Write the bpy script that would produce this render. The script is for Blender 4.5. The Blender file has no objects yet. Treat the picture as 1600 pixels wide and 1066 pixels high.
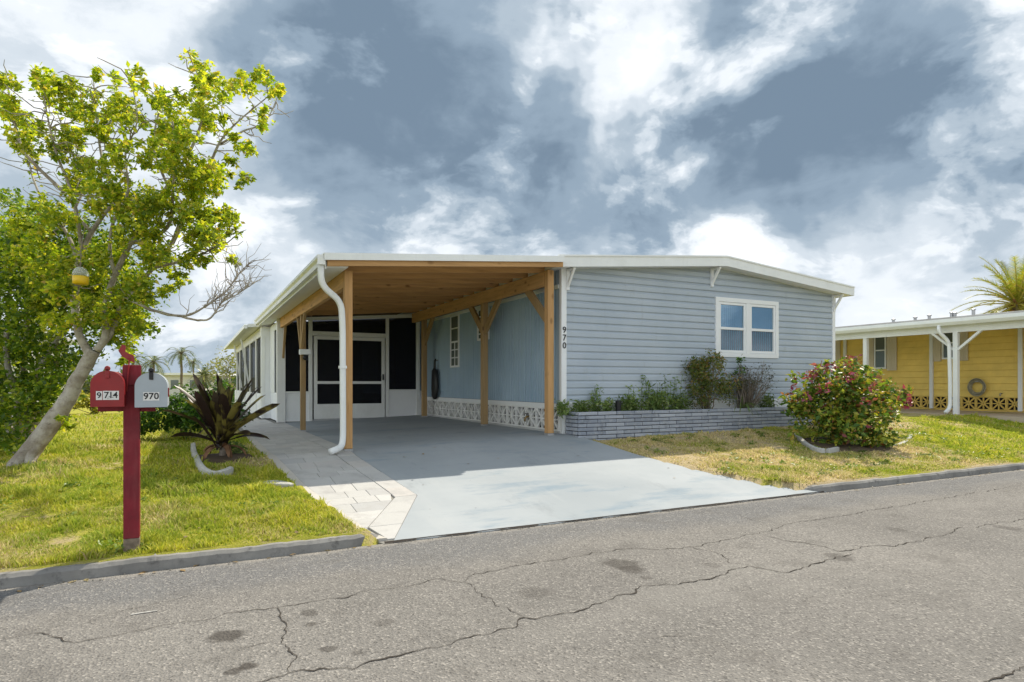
import bpy, math, random
import numpy as np
from mathutils import Vector, Matrix, noise as mnoise
R = math.radians
sc = bpy.context.scene
col = sc.collection
rng = np.random.default_rng(7)
random.seed(7)

# ------------------------------------------------------------------ camera
# X runs along the house front (to the right), Y away from the street, Z up. Road surface = 0.
F, CX, HY, EYE = 985.0, 800.0, 600.0, 1.40
CU, SU = 0.8917, 0.4527
cam_d = bpy.data.cameras.new('camera'); cam = bpy.data.objects.new('camera', cam_d); col.objects.link(cam)
cam_d.sensor_width = 36; cam_d.lens = F/1600*36; cam_d.shift_y = (HY-533)/1600
cam_d.clip_end = 3000; cam_d.clip_start = 0.05
cam.location = (0, 0, EYE); cam.rotation_euler = (R(90), 0, -math.atan2(SU, CU))
sc.camera = cam

# ------------------------------------------------------------------ world + sun
SUN = Vector((0.75, 0.44, 1.0)).normalized()          # direction to the sun
elev = math.asin(SUN.z); azim = math.atan2(SUN.x, SUN.y)
w = bpy.data.worlds.new('World'); sc.world = w; w.use_nodes = True
wt = w.node_tree; wn, wl = wt.nodes, wt.links
for n in list(wn): wn.remove(n)
def camdir(px, py):
    x, z = (px-CX)/F, (HY-py)/F
    return Vector((x*CU+SU, -x*SU+CU, z)).normalized()
def wmath(op, a, b=None, c=None):
    n = wn.new('ShaderNodeMath'); n.operation = op
    for i, v in enumerate((a, b, c)):
        if v is None: continue
        if isinstance(v, (int, float)): n.inputs[i].default_value = v
        else: wl.new(v, n.inputs[i])
    return n.outputs[0]
def wvec(op, a, b=None):
    n = wn.new('ShaderNodeVectorMath'); n.operation = op
    for i, v in enumerate((a, b)):
        if v is None: continue
        if isinstance(v, (tuple, list, Vector)): n.inputs[i].default_value = tuple(v)
        else: wl.new(v, n.inputs[i])
    return n.outputs['Value'] if op in ('DOT_PRODUCT', 'LENGTH') else n.outputs[0]
def wnoise(vec, scale, detail, rough, dist=0.0):
    n = wn.new('ShaderNodeTexNoise'); n.inputs['Scale'].default_value = scale
    n.inputs['Detail'].default_value = detail; n.inputs['Roughness'].default_value = rough
    n.inputs['Distortion'].default_value = dist
    wl.new(vec, n.inputs['Vector']); return n
tc = wn.new('ShaderNodeTexCoord'); D0 = tc.outputs['Generated']
P0 = wvec('MULTIPLY', D0, (1.0, 1.0, 1.65))
warp = wnoise(P0, 3.0, 3, .5)
P1 = wvec('ADD', P0, wvec('MULTIPLY', wvec('SUBTRACT', warp.outputs['Color'], (.5, .5, .5)), (.16, .16, .16)))
P1 = wvec('ADD', P1, (3.1, 1.7, .4))
def density(vec):
    a = wnoise(vec, 2.6, 9, .58).outputs['Fac']
    b = wnoise(vec, 5.2, 6, .56).outputs['Fac']
    bil = wmath('ABSOLUTE', wmath('SUBTRACT', wmath('MULTIPLY', b, 2), 1))
    fine = wnoise(vec, 9.0, 6, .62).outputs['Fac']
    return wmath('ADD', wmath('ADD', a, wmath('MULTIPLY', wmath('SUBTRACT', bil, .17), -.20)), wmath('MULTIPLY', wmath('SUBTRACT', fine, .5), .12))
dens = density(P1)
dens2 = wnoise(wvec('ADD', P1, tuple(SUN*0.05)), 2.5, 6, .56).outputs['Fac']
# the broad cloud masses of this sky (direction, angular radius in degrees, weight)
blobs = [((640, 190), 16, .16), ((540, 110), 10, .06), ((800, 300), 10, .12), ((1000, 330), 9, .11), ((1130, 300), 10, .10), ((1250, 180), 11, .09),
         ((1450, 80), 16, .14), ((1530, 240), 11, .11), ((1280, 320), 8, .07), ((760, 80), 11, .07),
         ((975, 50), 7, -.20), ((1060, 110), 6, -.12), ((925, 330), 4, -.09), ((1370, 270), 5, -.10), ((980, 200), 6, -.10), ((1140, 215), 4, -.07),
         ((440, 300), 9, -.07), ((600, 410), 9, -.07), ((1330, 420), 9, -.07), ((80, 60), 18, .01), ((300, 440), 10, -.03), ((1480, 400), 9, -.05),
         ((420, 230), 5, -.05), ((270, 40), 9, -.02), ((900, 400), 9, -.05)]
acc = dens
DW = wvec('ADD', D0, wvec('MULTIPLY', wvec('SUBTRACT', wnoise(D0, 5.0, 4, .6).outputs['Color'], (.5, .5, .5)), (.30, .30, .30)))
DW = wvec('NORMALIZE', DW)
for (px, py), rad, wgt in blobs:
    d = wvec('DOT_PRODUCT', DW, camdir(px, py))
    mr = wn.new('ShaderNodeMapRange'); mr.interpolation_type = 'SMOOTHSTEP'
    wl.new(d, mr.inputs['Value']); mr.inputs['From Min'].default_value = math.cos(R(rad)); mr.inputs['From Max'].default_value = 1.0
    mr.inputs['To Min'].default_value = 0; mr.inputs['To Max'].default_value = wgt*.85
    acc = wmath('ADD', acc, mr.outputs[0])
sepz = wn.new('ShaderNodeSeparateXYZ'); wl.new(D0, sepz.inputs[0])      # clouds pale towards the horizon
hz = wn.new('ShaderNodeMapRange'); hz.interpolation_type = 'SMOOTHSTEP'; wl.new(sepz.outputs[2], hz.inputs['Value']); hz.inputs['From Min'].default_value = .03; hz.inputs['From Max'].default_value = .26; hz.inputs['To Min'].default_value = -.085; hz.inputs['To Max'].default_value = -.004
acc = wmath('ADD', acc, hz.outputs[0])
emb = wmath('MULTIPLY', wmath('SUBTRACT', dens, dens2), 0.7)
ramp = wn.new('ShaderNodeValToRGB'); cr = ramp.color_ramp; cr.interpolation = 'EASE'
pts = [(.32, (.69, .715, .74)), (.42, (.58, .615, .65)), (.50, (.44, .49, .54)), (.58, (.30, .36, .42)), (.67, (.20, .262, .33)), (.82, (.125, .175, .235))]
cr.elements[0].position, cr.elements[0].color = pts[0][0], (*pts[0][1], 1)
cr.elements[1].position, cr.elements[1].color = pts[-1][0], (*pts[-1][1], 1)
for p, c in pts[1:-1]:
    e = cr.elements.new(p); e.color = (*c, 1)
wl.new(wmath('ADD', acc, emb), ramp.inputs[0])
sky = wn.new('ShaderNodeTexSky'); sky.sky_type = 'NISHITA'; sky.sun_disc = False
sky.sun_elevation = elev; sky.sun_rotation = azim; sky.air_density = 1.0; sky.dust_density = 1.2
skyb = wvec('SCALE', sky.outputs[0]); skyb.node.inputs['Scale'].default_value = 0.10
cover = wn.new('ShaderNodeMapRange'); cover.interpolation_type = 'SMOOTHSTEP'
wl.new(acc, cover.inputs['Value']); cover.inputs['From Min'].default_value = .19; cover.inputs['From Max'].default_value = .28
mix = wn.new('ShaderNodeMix'); mix.data_type = 'RGBA'
wl.new(cover.outputs[0], mix.inputs['Factor']); wl.new(skyb, mix.inputs['A']); wl.new(ramp.outputs[0], mix.inputs['B'])
# added fill: cloud brightness raised away from the sun, to lift the shade
sky_fill = wn.new('ShaderNodeMapRange'); sky_fill.interpolation_type = 'SMOOTHSTEP'; wl.new(wvec('DOT_PRODUCT', D0, SUN), sky_fill.inputs['Value'])
sky_fill.inputs['From Min'].default_value = .35; sky_fill.inputs['From Max'].default_value = -.75; sky_fill.inputs['To Min'].default_value = 1.0; sky_fill.inputs['To Max'].default_value = 2.2
filled_sky = wn.new('ShaderNodeVectorMath'); filled_sky.operation = 'SCALE'; wl.new(mix.outputs['Result'], filled_sky.inputs[0]); wl.new(sky_fill.outputs[0], filled_sky.inputs['Scale'])
bg = wn.new('ShaderNodeBackground'); wl.new(filled_sky.outputs[0], bg.inputs['Color']); bg.inputs['Strength'].default_value = 1.0
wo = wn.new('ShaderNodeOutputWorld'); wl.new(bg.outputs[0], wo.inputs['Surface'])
w.cycles.sampling_method = 'MANUAL'; w.cycles.sample_map_resolution = 512

sun_d = bpy.data.lights.new('sun', 'SUN'); sun = bpy.data.objects.new('sun', sun_d); col.objects.link(sun)
sun_d.energy = 3.9; sun_d.angle = R(0.6); sun_d.color = (1.0, .93, .80)
sun.rotation_euler = SUN.to_track_quat('Z', 'Y').to_euler(); sun.location = (10, 10, 30)
vs = sc.view_settings; vs.view_transform = 'Standard'; vs.look = 'None'; vs.gamma = 1; vs.use_curve_mapping = False
vs.exposure = 0.66
cy = sc.cycles; cy.use_denoising = True; cy.max_bounces = 8; cy.transparent_max_bounces = 16
cy.sample_clamp_indirect = 6

# ------------------------------------------------------------------ helpers
def c2w(x, y): return (x*CU + y*SU, -x*SU + y*CU)
def at(px, py, d):
    x = (px-CX)/F*d; u, v = c2w(x, d)
    return Vector((u, v, EYE + (HY-py)/F*d))
def gp(px, py, z):                     # pixel to the point at height z
    return at(px, py, (EYE-z)*F/(py-HY))
def u_on(px, v):                       # X of a pixel column on the plane Y = v
    r = (px-CX)/F; return v*(r*CU+SU)/(CU-r*SU)
def v_on(px, u):
    r = (px-CX)/F; return u*(CU-r*SU)/(r*CU+SU)

WLOC = {}
def base_of(V):
    V = np.asarray(V, float); mn, mx = V.min(0), V.max(0)
    return np.array([(mn[0]+mx[0])/2, (mn[1]+mx[1])/2, mn[2]])
def fmesh(name, V, Fc, smooth=False):
    V = np.asarray(V, np.float32).reshape(-1, 3)
    me = bpy.data.meshes.new(name)
    if isinstance(Fc, np.ndarray):
        k = Fc.shape[1]; n = len(Fc)
        me.vertices.add(len(V)); me.vertices.foreach_set('co', V.ravel())
        me.loops.add(n*k); me.loops.foreach_set('vertex_index', Fc.astype(np.int32).ravel())
        me.polygons.add(n); me.polygons.foreach_set('loop_start', np.arange(0, n*k, k, dtype=np.int32))
        me.update(calc_edges=True)
    else:
        me.from_pydata([tuple(map(float, v)) for v in V], [], Fc); me.update()
    if smooth: me.polygons.foreach_set('use_smooth', np.ones(len(me.polygons), bool))
    return me
def put(name, me, loc, mat=None, parent=None, rz=0):
    o = bpy.data.objects.new(name, me); col.objects.link(o)
    pl = WLOC.get(parent.name, np.zeros(3)) if parent else np.zeros(3)
    o.location = tuple(np.asarray(loc, float)-pl)
    if rz: o.rotation_euler.z = rz
    if parent: o.parent = parent
    if mat and me is not None and not me.materials: me.materials.append(mat)
    WLOC[o.name] = np.asarray(loc, float)
    return o
def obj(name, V, Fc, mat, parent=None, smooth=False):
    V = np.asarray(V, float).reshape(-1, 3); b = base_of(V)
    return put(name, fmesh(name, V-b, Fc, smooth), b, mat, parent)
def tag(o, label, cat, group=None):
    o['label'] = label; o['category'] = cat
    if group: o['group'] = group
    return o
def thing(name, label, cat, loc, group=None):
    o = bpy.data.objects.new(name, None); col.objects.link(o); o.location = tuple(loc); o.empty_display_size = .2
    WLOC[o.name] = np.asarray(tuple(loc), float); return tag(o, label, cat, group)
def structure(o): o['kind'] = 'structure'; return o
def stuff(o): o['kind'] = 'stuff'; return o

class MB:
    def __init__(s): s.V, s.F = [], []
    def add(s, V, Fc):
        k = len(s.V); s.V += [tuple(map(float, v)) for v in V]; s.F += [tuple(i+k for i in f) for f in Fc]; return s
    def box(s, a, b, bev=0.0):
        (x0, y0, z0), (x1, y1, z1) = a, b
        if bev <= 0:
            return s.add([(x0, y0, z0), (x1, y0, z0), (x1, y1, z0), (x0, y1, z0), (x0, y0, z1), (x1, y0, z1), (x1, y1, z1), (x0, y1, z1)],
                         [(3, 2, 1, 0), (4, 5, 6, 7), (0, 1, 5, 4), (1, 2, 6, 5), (2, 3, 7, 6), (3, 0, 4, 7)])
        B = bev; V = []; idx = {}
        for xi, (xa, dx) in enumerate(((x0, B), (x1, -B))):
            for yi, (ya, dy) in enumerate(((y0, B), (y1, -B))):
                for zi, (za, dz) in enumerate(((z0, B), (z1, -B))):
                    for ax in range(3):
                        p = [xa+dx, ya+dy, za+dz]; p[ax] = (xa, ya, za)[ax]
                        idx[xi, yi, zi, ax] = len(V); V.append(tuple(p))
        Fc = []
        for ax in range(3):
            o1, o2 = [(1, 2), (2, 0), (0, 1)][ax]
            for sgn in (0, 1):
                q = []
                for a1, a2 in ((0, 0), (1, 0), (1, 1), (0, 1)):
                    t = [0, 0, 0]; t[ax] = sgn; t[o1] = a1; t[o2] = a2; q.append(idx[t[0], t[1], t[2], ax])
                Fc.append(tuple(q if sgn else q[::-1]))
        for ax in range(3):
            o1, o2 = [(1, 2), (2, 0), (0, 1)][ax]
            for a1 in (0, 1):
                for a2 in (0, 1):
                    q = []
                    for e, fx in ((0, o1), (1, o1), (1, o2), (0, o2)):
                        t = [0, 0, 0]; t[ax] = e; t[o1] = a1; t[o2] = a2; q.append(idx[t[0], t[1], t[2], fx])
                    Fc.append(tuple(q if a1 != a2 else q[::-1]))
        for k in range(8):
            t = (k & 1, k >> 1 & 1, k >> 2 & 1); q = [idx[t[0], t[1], t[2], a] for a in range(3)]
            Fc.append(tuple(q if (sum(t) % 2) else q[::-1]))
        return s.add(V, Fc)
    def bar(s, p, q, w, h, up=(0, 0, 1)):
        p, q = Vector(p), Vector(q); d = (q-p).normalized(); up = Vector(up)
        sx = d.cross(up)
        if sx.length < 1e-4: sx = d.cross(Vector((1, 0, 0)))
        sx.normalize(); sy = sx.cross(d).normalized(); V = []
        for e in (p, q):
            for a, b in ((-1, -1), (1, -1), (1, 1), (-1, 1)): V.append(e+sx*(a*w/2)+sy*(b*h/2))
        return s.add(V, [(0, 1, 2, 3), (7, 6, 5, 4), (0, 4, 5, 1), (1, 5, 6, 2), (2, 6, 7, 3), (3, 7, 4, 0)])
    def prism(s, prof, ax, a, b):        # profile of 2D points extruded along axis ax from a to b
        V = []
        for e in (a, b):
            for (m, n) in prof:
                V.append({0: (e, m, n), 1: (m, e, n), 2: (m, n, e)}[ax])
        k = len(prof)
        Fc = [tuple(range(k-1, -1, -1)), tuple(range(k, 2*k))]+[(i, (i+1) % k, (i+1) % k+k, i+k) for i in range(k)]
        if ax == 1: Fc = [f[::-1] for f in Fc]
        return s.add(V, Fc)
    def tube(s, pts, rad, n=8, cap=True):
        pts = [Vector(p) for p in pts]; m = len(pts)
        if not hasattr(rad, '__len__'): rad = [rad]*m
        V = []; ref = None
        for i, p in enumerate(pts):
            d = (pts[min(i+1, m-1)]-pts[max(i-1, 0)]); d = d.normalized() if d.length > 1e-9 else Vector((0, 0, 1))
            if ref is None: ref = d.orthogonal().normalized()
            a = (ref-d*ref.dot(d)); a = a.normalized() if a.length > 1e-6 else d.orthogonal().normalized(); ref = a
            b = d.cross(a)
            for k in range(n):
                t = 2*math.pi*k/n; V.append(p+(a*math.cos(t)+b*math.sin(t))*rad[i])
        Fc = []
        for i in range(m-1):
            for k in range(n): Fc.append((i*n+k, i*n+(k+1) % n, (i+1)*n+(k+1) % n, (i+1)*n+k))
        if cap: Fc += [tuple(range(n-1, -1, -1)), tuple(range((m-1)*n, m*n))]
        return s.add(V, Fc)
    def lathe(s, c, prof, n=20, ax='z'):
        V = []
        for (r, z) in prof:
            for k in range(n):
                t = 2*math.pi*k/n
                V.append((c[0]+r*math.cos(t), c[1]+r*math.sin(t), c[2]+z) if ax == 'z' else (c[0]+r*math.cos(t), c[1]-z, c[2]+r*math.sin(t)))
        m = len(prof); Fc = []
        for i in range(m-1):
            for k in range(n): Fc.append((i*n+k, i*n+(k+1) % n, (i+1)*n+(k+1) % n, (i+1)*n+k))
        return s.add(V, Fc+[tuple(range(n-1, -1, -1)), tuple(range((m-1)*n, m*n))])
    def build(s, name, mat, parent=None, smooth=False): return obj(name, s.V, s.F, mat, parent, smooth)
def box(name, a, b, mat, parent=None, bev=0.0): return MB().box(a, b, bev).build(name, mat, parent)

# ------------------------------------------------------------------ materials
MAT = {}
class NT:
    def __init__(s, name):
        s.m = bpy.data.materials.new(name); s.m.use_nodes = True; s.t = s.m.node_tree
        s.b = s.t.nodes['Principled BSDF']; s.o = s.t.nodes['Material Output']
        s.geo = s.t.nodes.new('ShaderNodeNewGeometry'); s.pos = s.geo.outputs['Position']; MAT[name] = s.m
    def n(s, k): return s.t.nodes.new(k)
    def l(s, a, b): s.t.links.new(a, b)
    def setin(s, i, v):
        if hasattr(v, 'is_output'): s.l(v, i)
        elif isinstance(v, (int, float)): i.default_value = v
        else: i.default_value = (*v, 1) if len(i.default_value) == 4 and len(v) == 3 else tuple(v)
    def scaled(s, k, off=(0, 0, 0)):
        n = s.n('ShaderNodeMapping'); s.l(s.pos, n.inputs[0]); n.inputs['Scale'].default_value = k; n.inputs['Location'].default_value = off; return n.outputs[0]
    def noise(s, scale, detail=5, rough=.55, vec=None, dist=0):
        n = s.n('ShaderNodeTexNoise'); n.inputs['Scale'].default_value = scale; n.inputs['Detail'].default_value = detail
        n.inputs['Roughness'].default_value = rough; n.inputs['Distortion'].default_value = dist; s.l(vec if vec is not None else s.pos, n.inputs['Vector']); return n.outputs['Fac']
    def math(s, op, a, b=0.0, c=None):
        n = s.n('ShaderNodeMath'); n.operation = op; s.setin(n.inputs[0], a); s.setin(n.inputs[1], b)
        if c is not None: s.setin(n.inputs[2], c)
        return n.outputs[0]
    def rng(s, v, a, b, c=0.0, d=1.0):
        n = s.n('ShaderNodeMapRange'); n.interpolation_type = 'SMOOTHSTEP'; s.setin(n.inputs['Value'], v)
        for k, x in (('From Min', a), ('From Max', b), ('To Min', c), ('To Max', d)): n.inputs[k].default_value = x
        return n.outputs[0]
    def mix(s, f, a, b, mode='MIX'):
        n = s.n('ShaderNodeMix'); n.data_type = 'RGBA'; n.blend_type = mode
        s.setin(n.inputs['Factor'], f); s.setin(n.inputs['A'], a); s.setin(n.inputs['B'], b); return n.outputs['Result']
    def ramp(s, f, pts, interp='LINEAR'):
        n = s.n('ShaderNodeValToRGB'); cr = n.color_ramp; cr.interpolation = interp
        cr.elements[0].position, cr.elements[0].color = pts[0][0], (*pts[0][1], 1)
        cr.elements[1].position, cr.elements[1].color = pts[-1][0], (*pts[-1][1], 1)
        for p, c in pts[1:-1]: e = cr.elements.new(p); e.color = (*c, 1)
        s.l(f, n.inputs[0]); return n.outputs[0]
    def attr(s, name):
        n = s.n('ShaderNodeAttribute'); n.attribute_name = name; return n.outputs['Fac']
    def island(s): return s.geo.outputs['Random Per Island']
    def objrand(s): return s.n('ShaderNodeObjectInfo').outputs['Random']
    def bump(s, h, strength=.3, dist=.01):
        n = s.n('ShaderNodeBump'); n.inputs['Strength'].default_value = strength; n.inputs['Distance'].default_value = dist
        s.l(h, n.inputs['Height']); s.l(n.outputs[0], s.b.inputs['Normal'])
    def fin(s, colr, rough=.7, spec=.3, metal=0):
        s.setin(s.b.inputs['Base Color'], colr); s.setin(s.b.inputs['Roughness'], rough)
        s.b.inputs['Specular IOR Level'].default_value = spec; s.b.inputs['Metallic'].default_value = metal; return s.m
    def leafy(s, colr, trans=.35, rough=.45, tcol=None):
        s.fin(colr, rough, .35)
        t = s.n('ShaderNodeBsdfTranslucent'); s.setin(t.inputs[0], tcol if tcol is not None else colr)
        mx = s.n('ShaderNodeMixShader'); mx.inputs[0].default_value = trans
        s.l(s.b.outputs[0], mx.inputs[1]); s.l(t.outputs[0], mx.inputs[2]); s.l(mx.outputs[0], s.o.inputs['Surface']); return s.m

def plain(name, c, rough=.5, spec=.3, metal=0, var=.12, scale=3.0, dirt=0.0, bump=0.0, dcol=(.22, .20, .16)):
    t = NT(name); c = Vector(c)
    a = t.mix(t.rng(t.noise(scale, 6, .6), .3, .7), c*(1-var), c*(1+var*.4))
    if dirt:
        a = t.mix(t.math('MULTIPLY', t.rng(t.noise(1.7, 8, .68), .5, .72), dirt), a, dcol)
        a = t.mix(t.math('MULTIPLY', t.rng(t.noise(9, 4, .6, t.scaled((3, 3, .35))), .52, .75), dirt*.7), a, dcol)
    if bump: t.bump(t.noise(60, 4, .6), bump, .004)
    return t.fin(a, t.rng(t.noise(7, 4), .2, .8, rough-.08, rough+.1), spec, metal)
def wood(name, axis, base=(.66, .385, .17), dark=(.28, .13, .045), grey=0.0):
    t = NT(name); k = [14.0, 14.0, 14.0]; k[axis] = 0.9
    off = t.n('ShaderNodeVectorMath'); off.operation = 'MULTIPLY_ADD'
    t.l(t.pos, off.inputs[0]); off.inputs[1].default_value = k
    cb = t.n('ShaderNodeCombineXYZ'); r = t.objrand()
    for i in range(3): t.l(t.math('MULTIPLY', r, 37.0+i*11), cb.inputs[i])
    t.l(cb.outputs[0], off.inputs[2]); v = off.outputs[0]
    g = t.noise(1.0, 5, .6, v, .6); g2 = t.noise(3.2, 3, .5, v, .3)
    kv = t.n('ShaderNodeVectorMath'); kv.operation = 'MULTIPLY_ADD'; t.l(t.pos, kv.inputs[0])
    kk = [5.0, 5.0, 5.0]; kk[axis] = 2.6; kv.inputs[1].default_value = kk; t.l(cb.outputs[0], kv.inputs[2])
    vo = t.n('ShaderNodeTexVoronoi'); vo.inputs['Scale'].default_value = 1.0; t.l(kv.outputs[0], vo.inputs['Vector'])
    knot = t.rng(vo.outputs['Distance'], .06, .19, 1, 0)
    c = t.mix(t.rng(g, .3, .72), base, Vector(base)*.72)
    c = t.mix(t.math('MULTIPLY', t.rng(g2, .5, .75), .45), c, dark)
    c = t.mix(t.math('MULTIPLY', knot, .8), c, Vector(dark)*.5)
    c = t.mix(t.math('MULTIPLY', r, .5), c, Vector(base)*.62)
    if grey: c = t.mix(t.math('MULTIPLY', t.rng(t.noise(2.0, 4), .35, .7), grey), c, (.30, .24, .16))
    t.bump(g2, .25, .004)
    return t.fin(c, .75, .2)

white = plain('white_paint', (.78, .785, .77), .45, .35, var=.05, dirt=.16, scale=1.2, dcol=(.42, .40, .33))
white_metal = plain('white_metal', (.80, .81, .80), .35, .4, var=.04, dirt=.12, dcol=(.4, .38, .32))
white_vinyl = plain('white_vinyl', (.80, .81, .82), .4, .35, var=.03, dirt=.08, dcol=(.5, .48, .43))
black_plastic = plain('black_plastic', (.012, .012, .014), .45, .4)
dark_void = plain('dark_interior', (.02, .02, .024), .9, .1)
t = NT('blue_siding'); c = t.mix(t.rng(t.noise(1.2, 4), .3, .7), (.40, .455, .52), (.455, .505, .565))
c = t.mix(t.math('MULTIPLY', t.objrand(), .25), c, (.37, .425, .485))
c = t.mix(t.math('MULTIPLY', t.rng(t.noise(6, 6, .7, t.scaled((1, 1, .25))), .55, .8), .36), c, (.27, .28, .27))
t.bump(t.noise(30, 4, .6, t.scaled((.6, .6, 9))), .12, .003); blue_siding = t.fin(c, .5, .3)
t = NT('blue_metal_wall'); c = t.mix(t.rng(t.noise(.9, 4), .3, .7), (.29, .40, .50), (.36, .47, .56))
c = t.mix(t.math('MULTIPLY', t.rng(t.noise(5, 5, .6, t.scaled((1, 1, .12))), .5, .75), .35), c, (.33, .41, .47))
c = t.mix(t.math('MULTIPLY', t.rng(t.noise(3.5, 7, .7, t.scaled((1, 1, 2.5), (2, 5, 1))), .66, .74), .55), c, (.10, .12, .14))
blue_metal = t.fin(c, .5, .3)
wood_x, wood_y, wood_z = wood('wood_rafter', 0), wood('wood_beam', 1), wood('wood_post', 2)
wood_zg = wood('wood_post_weathered', 2, (.46, .30, .14), (.22, .12, .05), .3)
deck_wood = wood('wood_deck', 0, (.46, .30, .15))
# concrete family
def concrete(name, a, b, rough=.85, spots=.3, sc_=2.0, dk=(.25, .25, .24)):
    t = NT(name); c = t.mix(t.rng(t.noise(sc_*.35, 6, .6), .3, .72), a, b)
    c = t.mix(t.math('MULTIPLY', t.rng(t.noise(sc_*1.7, 8, .7), .52, .75), spots), c, dk)
    c = t.mix(t.math('MULTIPLY', t.rng(t.noise(45, 3, .7), .45, .8), .18), c, Vector(a)*.6)
    t.bump(t.noise(90, 4, .7), .25, .004); return t.fin(c, rough, .25)
drive_mat = None
t = NT('driveway_paint'); c = t.mix(t.rng(t.noise(.6, 5, .55), .3, .7), (.292, .317, .333), (.36, .38, .392))
c = t.mix(t.math('MULTIPLY', t.rng(t.noise(1.1, 7, .68, t.scaled((.6, 2.0, 1))), .50, .72), .8), c, (.185, .245, .295))
c = t.mix(t.math('MULTIPLY', t.rng(t.noise(7, 6, .75), .62, .74), .35), c, (.22, .24, .25))
c = t.mix(t.math('MULTIPLY', t.rng(t.noise(.8, 5, .6, t.scaled((3.0, .5, 1), (4, 1, 0))), .56, .72), .30), c, (.40, .41, .41))
c = t.mix(t.math('MULTIPLY', t.rng(t.noise(70, 3, .7), .5, .8), .2), c, (.3, .33, .35))
c = t.mix(t.math('MULTIPLY', t.rng(t.noise(2.6, 8, .72, t.scaled((1, .35, 1), (3, 9, 0))), .56, .70), .30), c, (.20, .215, .225))
c = t.mix(t.math('MULTIPLY', t.rng(t.noise(16, 5, .7), .66, .72), .55), c, (.15, .15, .15))
t.bump(t.noise(120, 3, .7), .2, .003); drive_mat = t.fin(c, t.rng(t.noise(2, 4), .3, .7, .75, .92), .12)
kerb_mat = concrete('kerb_concrete', (.18, .172, .16), (.29, .278, .255), spots=.9, sc_=6.0, dk=(.08, .075, .07))
lattice_white = concrete('lattice_white', (.70, .69, .65), (.78, .77, .74), spots=.4, sc_=4, dk=(.45, .43, .38))
white_block = concrete('white_block', (.36, .35, .32), (.50, .485, .45), spots=.75, sc_=4, dk=(.40, .38, .33))
footing_mat = concrete('footing_concrete', (.40, .40, .38), (.5, .5, .48), spots=.5, sc_=5)
tan_slab = concrete('tan_slab', (.44, .35, .25), (.50, .41, .31), spots=.3)
t = NT('paver_concrete'); r = t.objrand()
c = t.ramp(r, [(0, (.48, .465, .44)), (.35, (.44, .43, .41)), (.6, (.51, .495, .47)), (.8, (.40, .395, .385)), (1, (.48, .45, .42))])
c = t.mix(t.rng(t.noise(4, 6, .65), .46, .76), c, (.37, .355, .34)); c = t.mix(t.math('MULTIPLY', t.rng(t.noise(60, 3, .7), .45, .8), .3), c, (.25, .24, .23))
t.bump(t.noise(70, 4, .7), .35, .005); paver_mat = t.fin(c, .85, .25)
t = NT('planter_brick'); r = t.objrand()
c = t.mix(r, (.25, .275, .325), (.40, .425, .475)); c = t.mix(t.rng(t.noise(14, 6, .7), .45, .75), c, (.42, .43, .45)); c = t.mix(t.math('MULTIPLY', t.rng(t.noise(6, 6, .7), .55, .75), .6), c, (.12, .125, .14))
t.bump(t.noise(40, 5, .7), .6, .008); brick_mat = t.fin(c, .85, .25)
mortar = concrete('mortar', (.06, .063, .07), (.085, .09, .10), spots=.2)
soil = concrete('soil', (.085, .06, .04), (.13, .095, .06), spots=.5, sc_=6, dk=(.04, .03, .02))
# road
t = NT('asphalt'); sx = t.n('ShaderNodeSeparateXYZ'); t.l(t.pos, sx.inputs[0])
agg = t.n('ShaderNodeTexVoronoi'); agg.inputs['Scale'].default_value = 85; t.l(t.pos, agg.inputs['Vector'])
sgrey = t.n('ShaderNodeSeparateColor'); t.l(agg.outputs['Color'], sgrey.inputs[0])
c = t.mix(t.rng(t.noise(.45, 5, .6), .3, .7), (.168, .158, .146), (.222, .208, .190))
edge = t.rng(t.math('ADD', sx.outputs[1], t.math('MULTIPLY', t.noise(.7, 4, .6), .9)), 4.95, 5.4)
c = t.mix(t.math('MULTIPLY', edge, .7), c, (.15, .15, .152))
c = t.mix(t.math('MULTIPLY', t.rng(sgrey.outputs[0], .74, 1.0), .5), c, (.42, .39, .35))
c = t.mix(t.math('MULTIPLY', t.rng(sgrey.outputs[1], .70, 1.0), .6), c, (.075, .07, .066))
c = t.mix(t.math('MULTIPLY', t.rng(t.noise(2.2, 6, .7), .50, .72), .5), c, (.115, .106, .096))
c = t.mix(t.math('MULTIPLY', t.rng(t.noise(.8, 6, .65, t.scaled((.35, 1.6, 1), (8, 3, 0))), .52, .7), .35), c, (.265, .25, .228))
c = t.mix(t.math('MULTIPLY', t.rng(t.math('ADD', sx.outputs[1], t.math('MULTIPLY', t.math('SUBTRACT', t.noise(5, 5, .65), .5), .22)), 5.30, 5.42), .6), c, (.33, .30, .26))
wv = t.n('ShaderNodeTexNoise'); wv.inputs['Scale'].default_value = 9; wv.inputs['Detail'].default_value = 3; t.l(t.pos, wv.inputs['Vector'])
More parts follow.
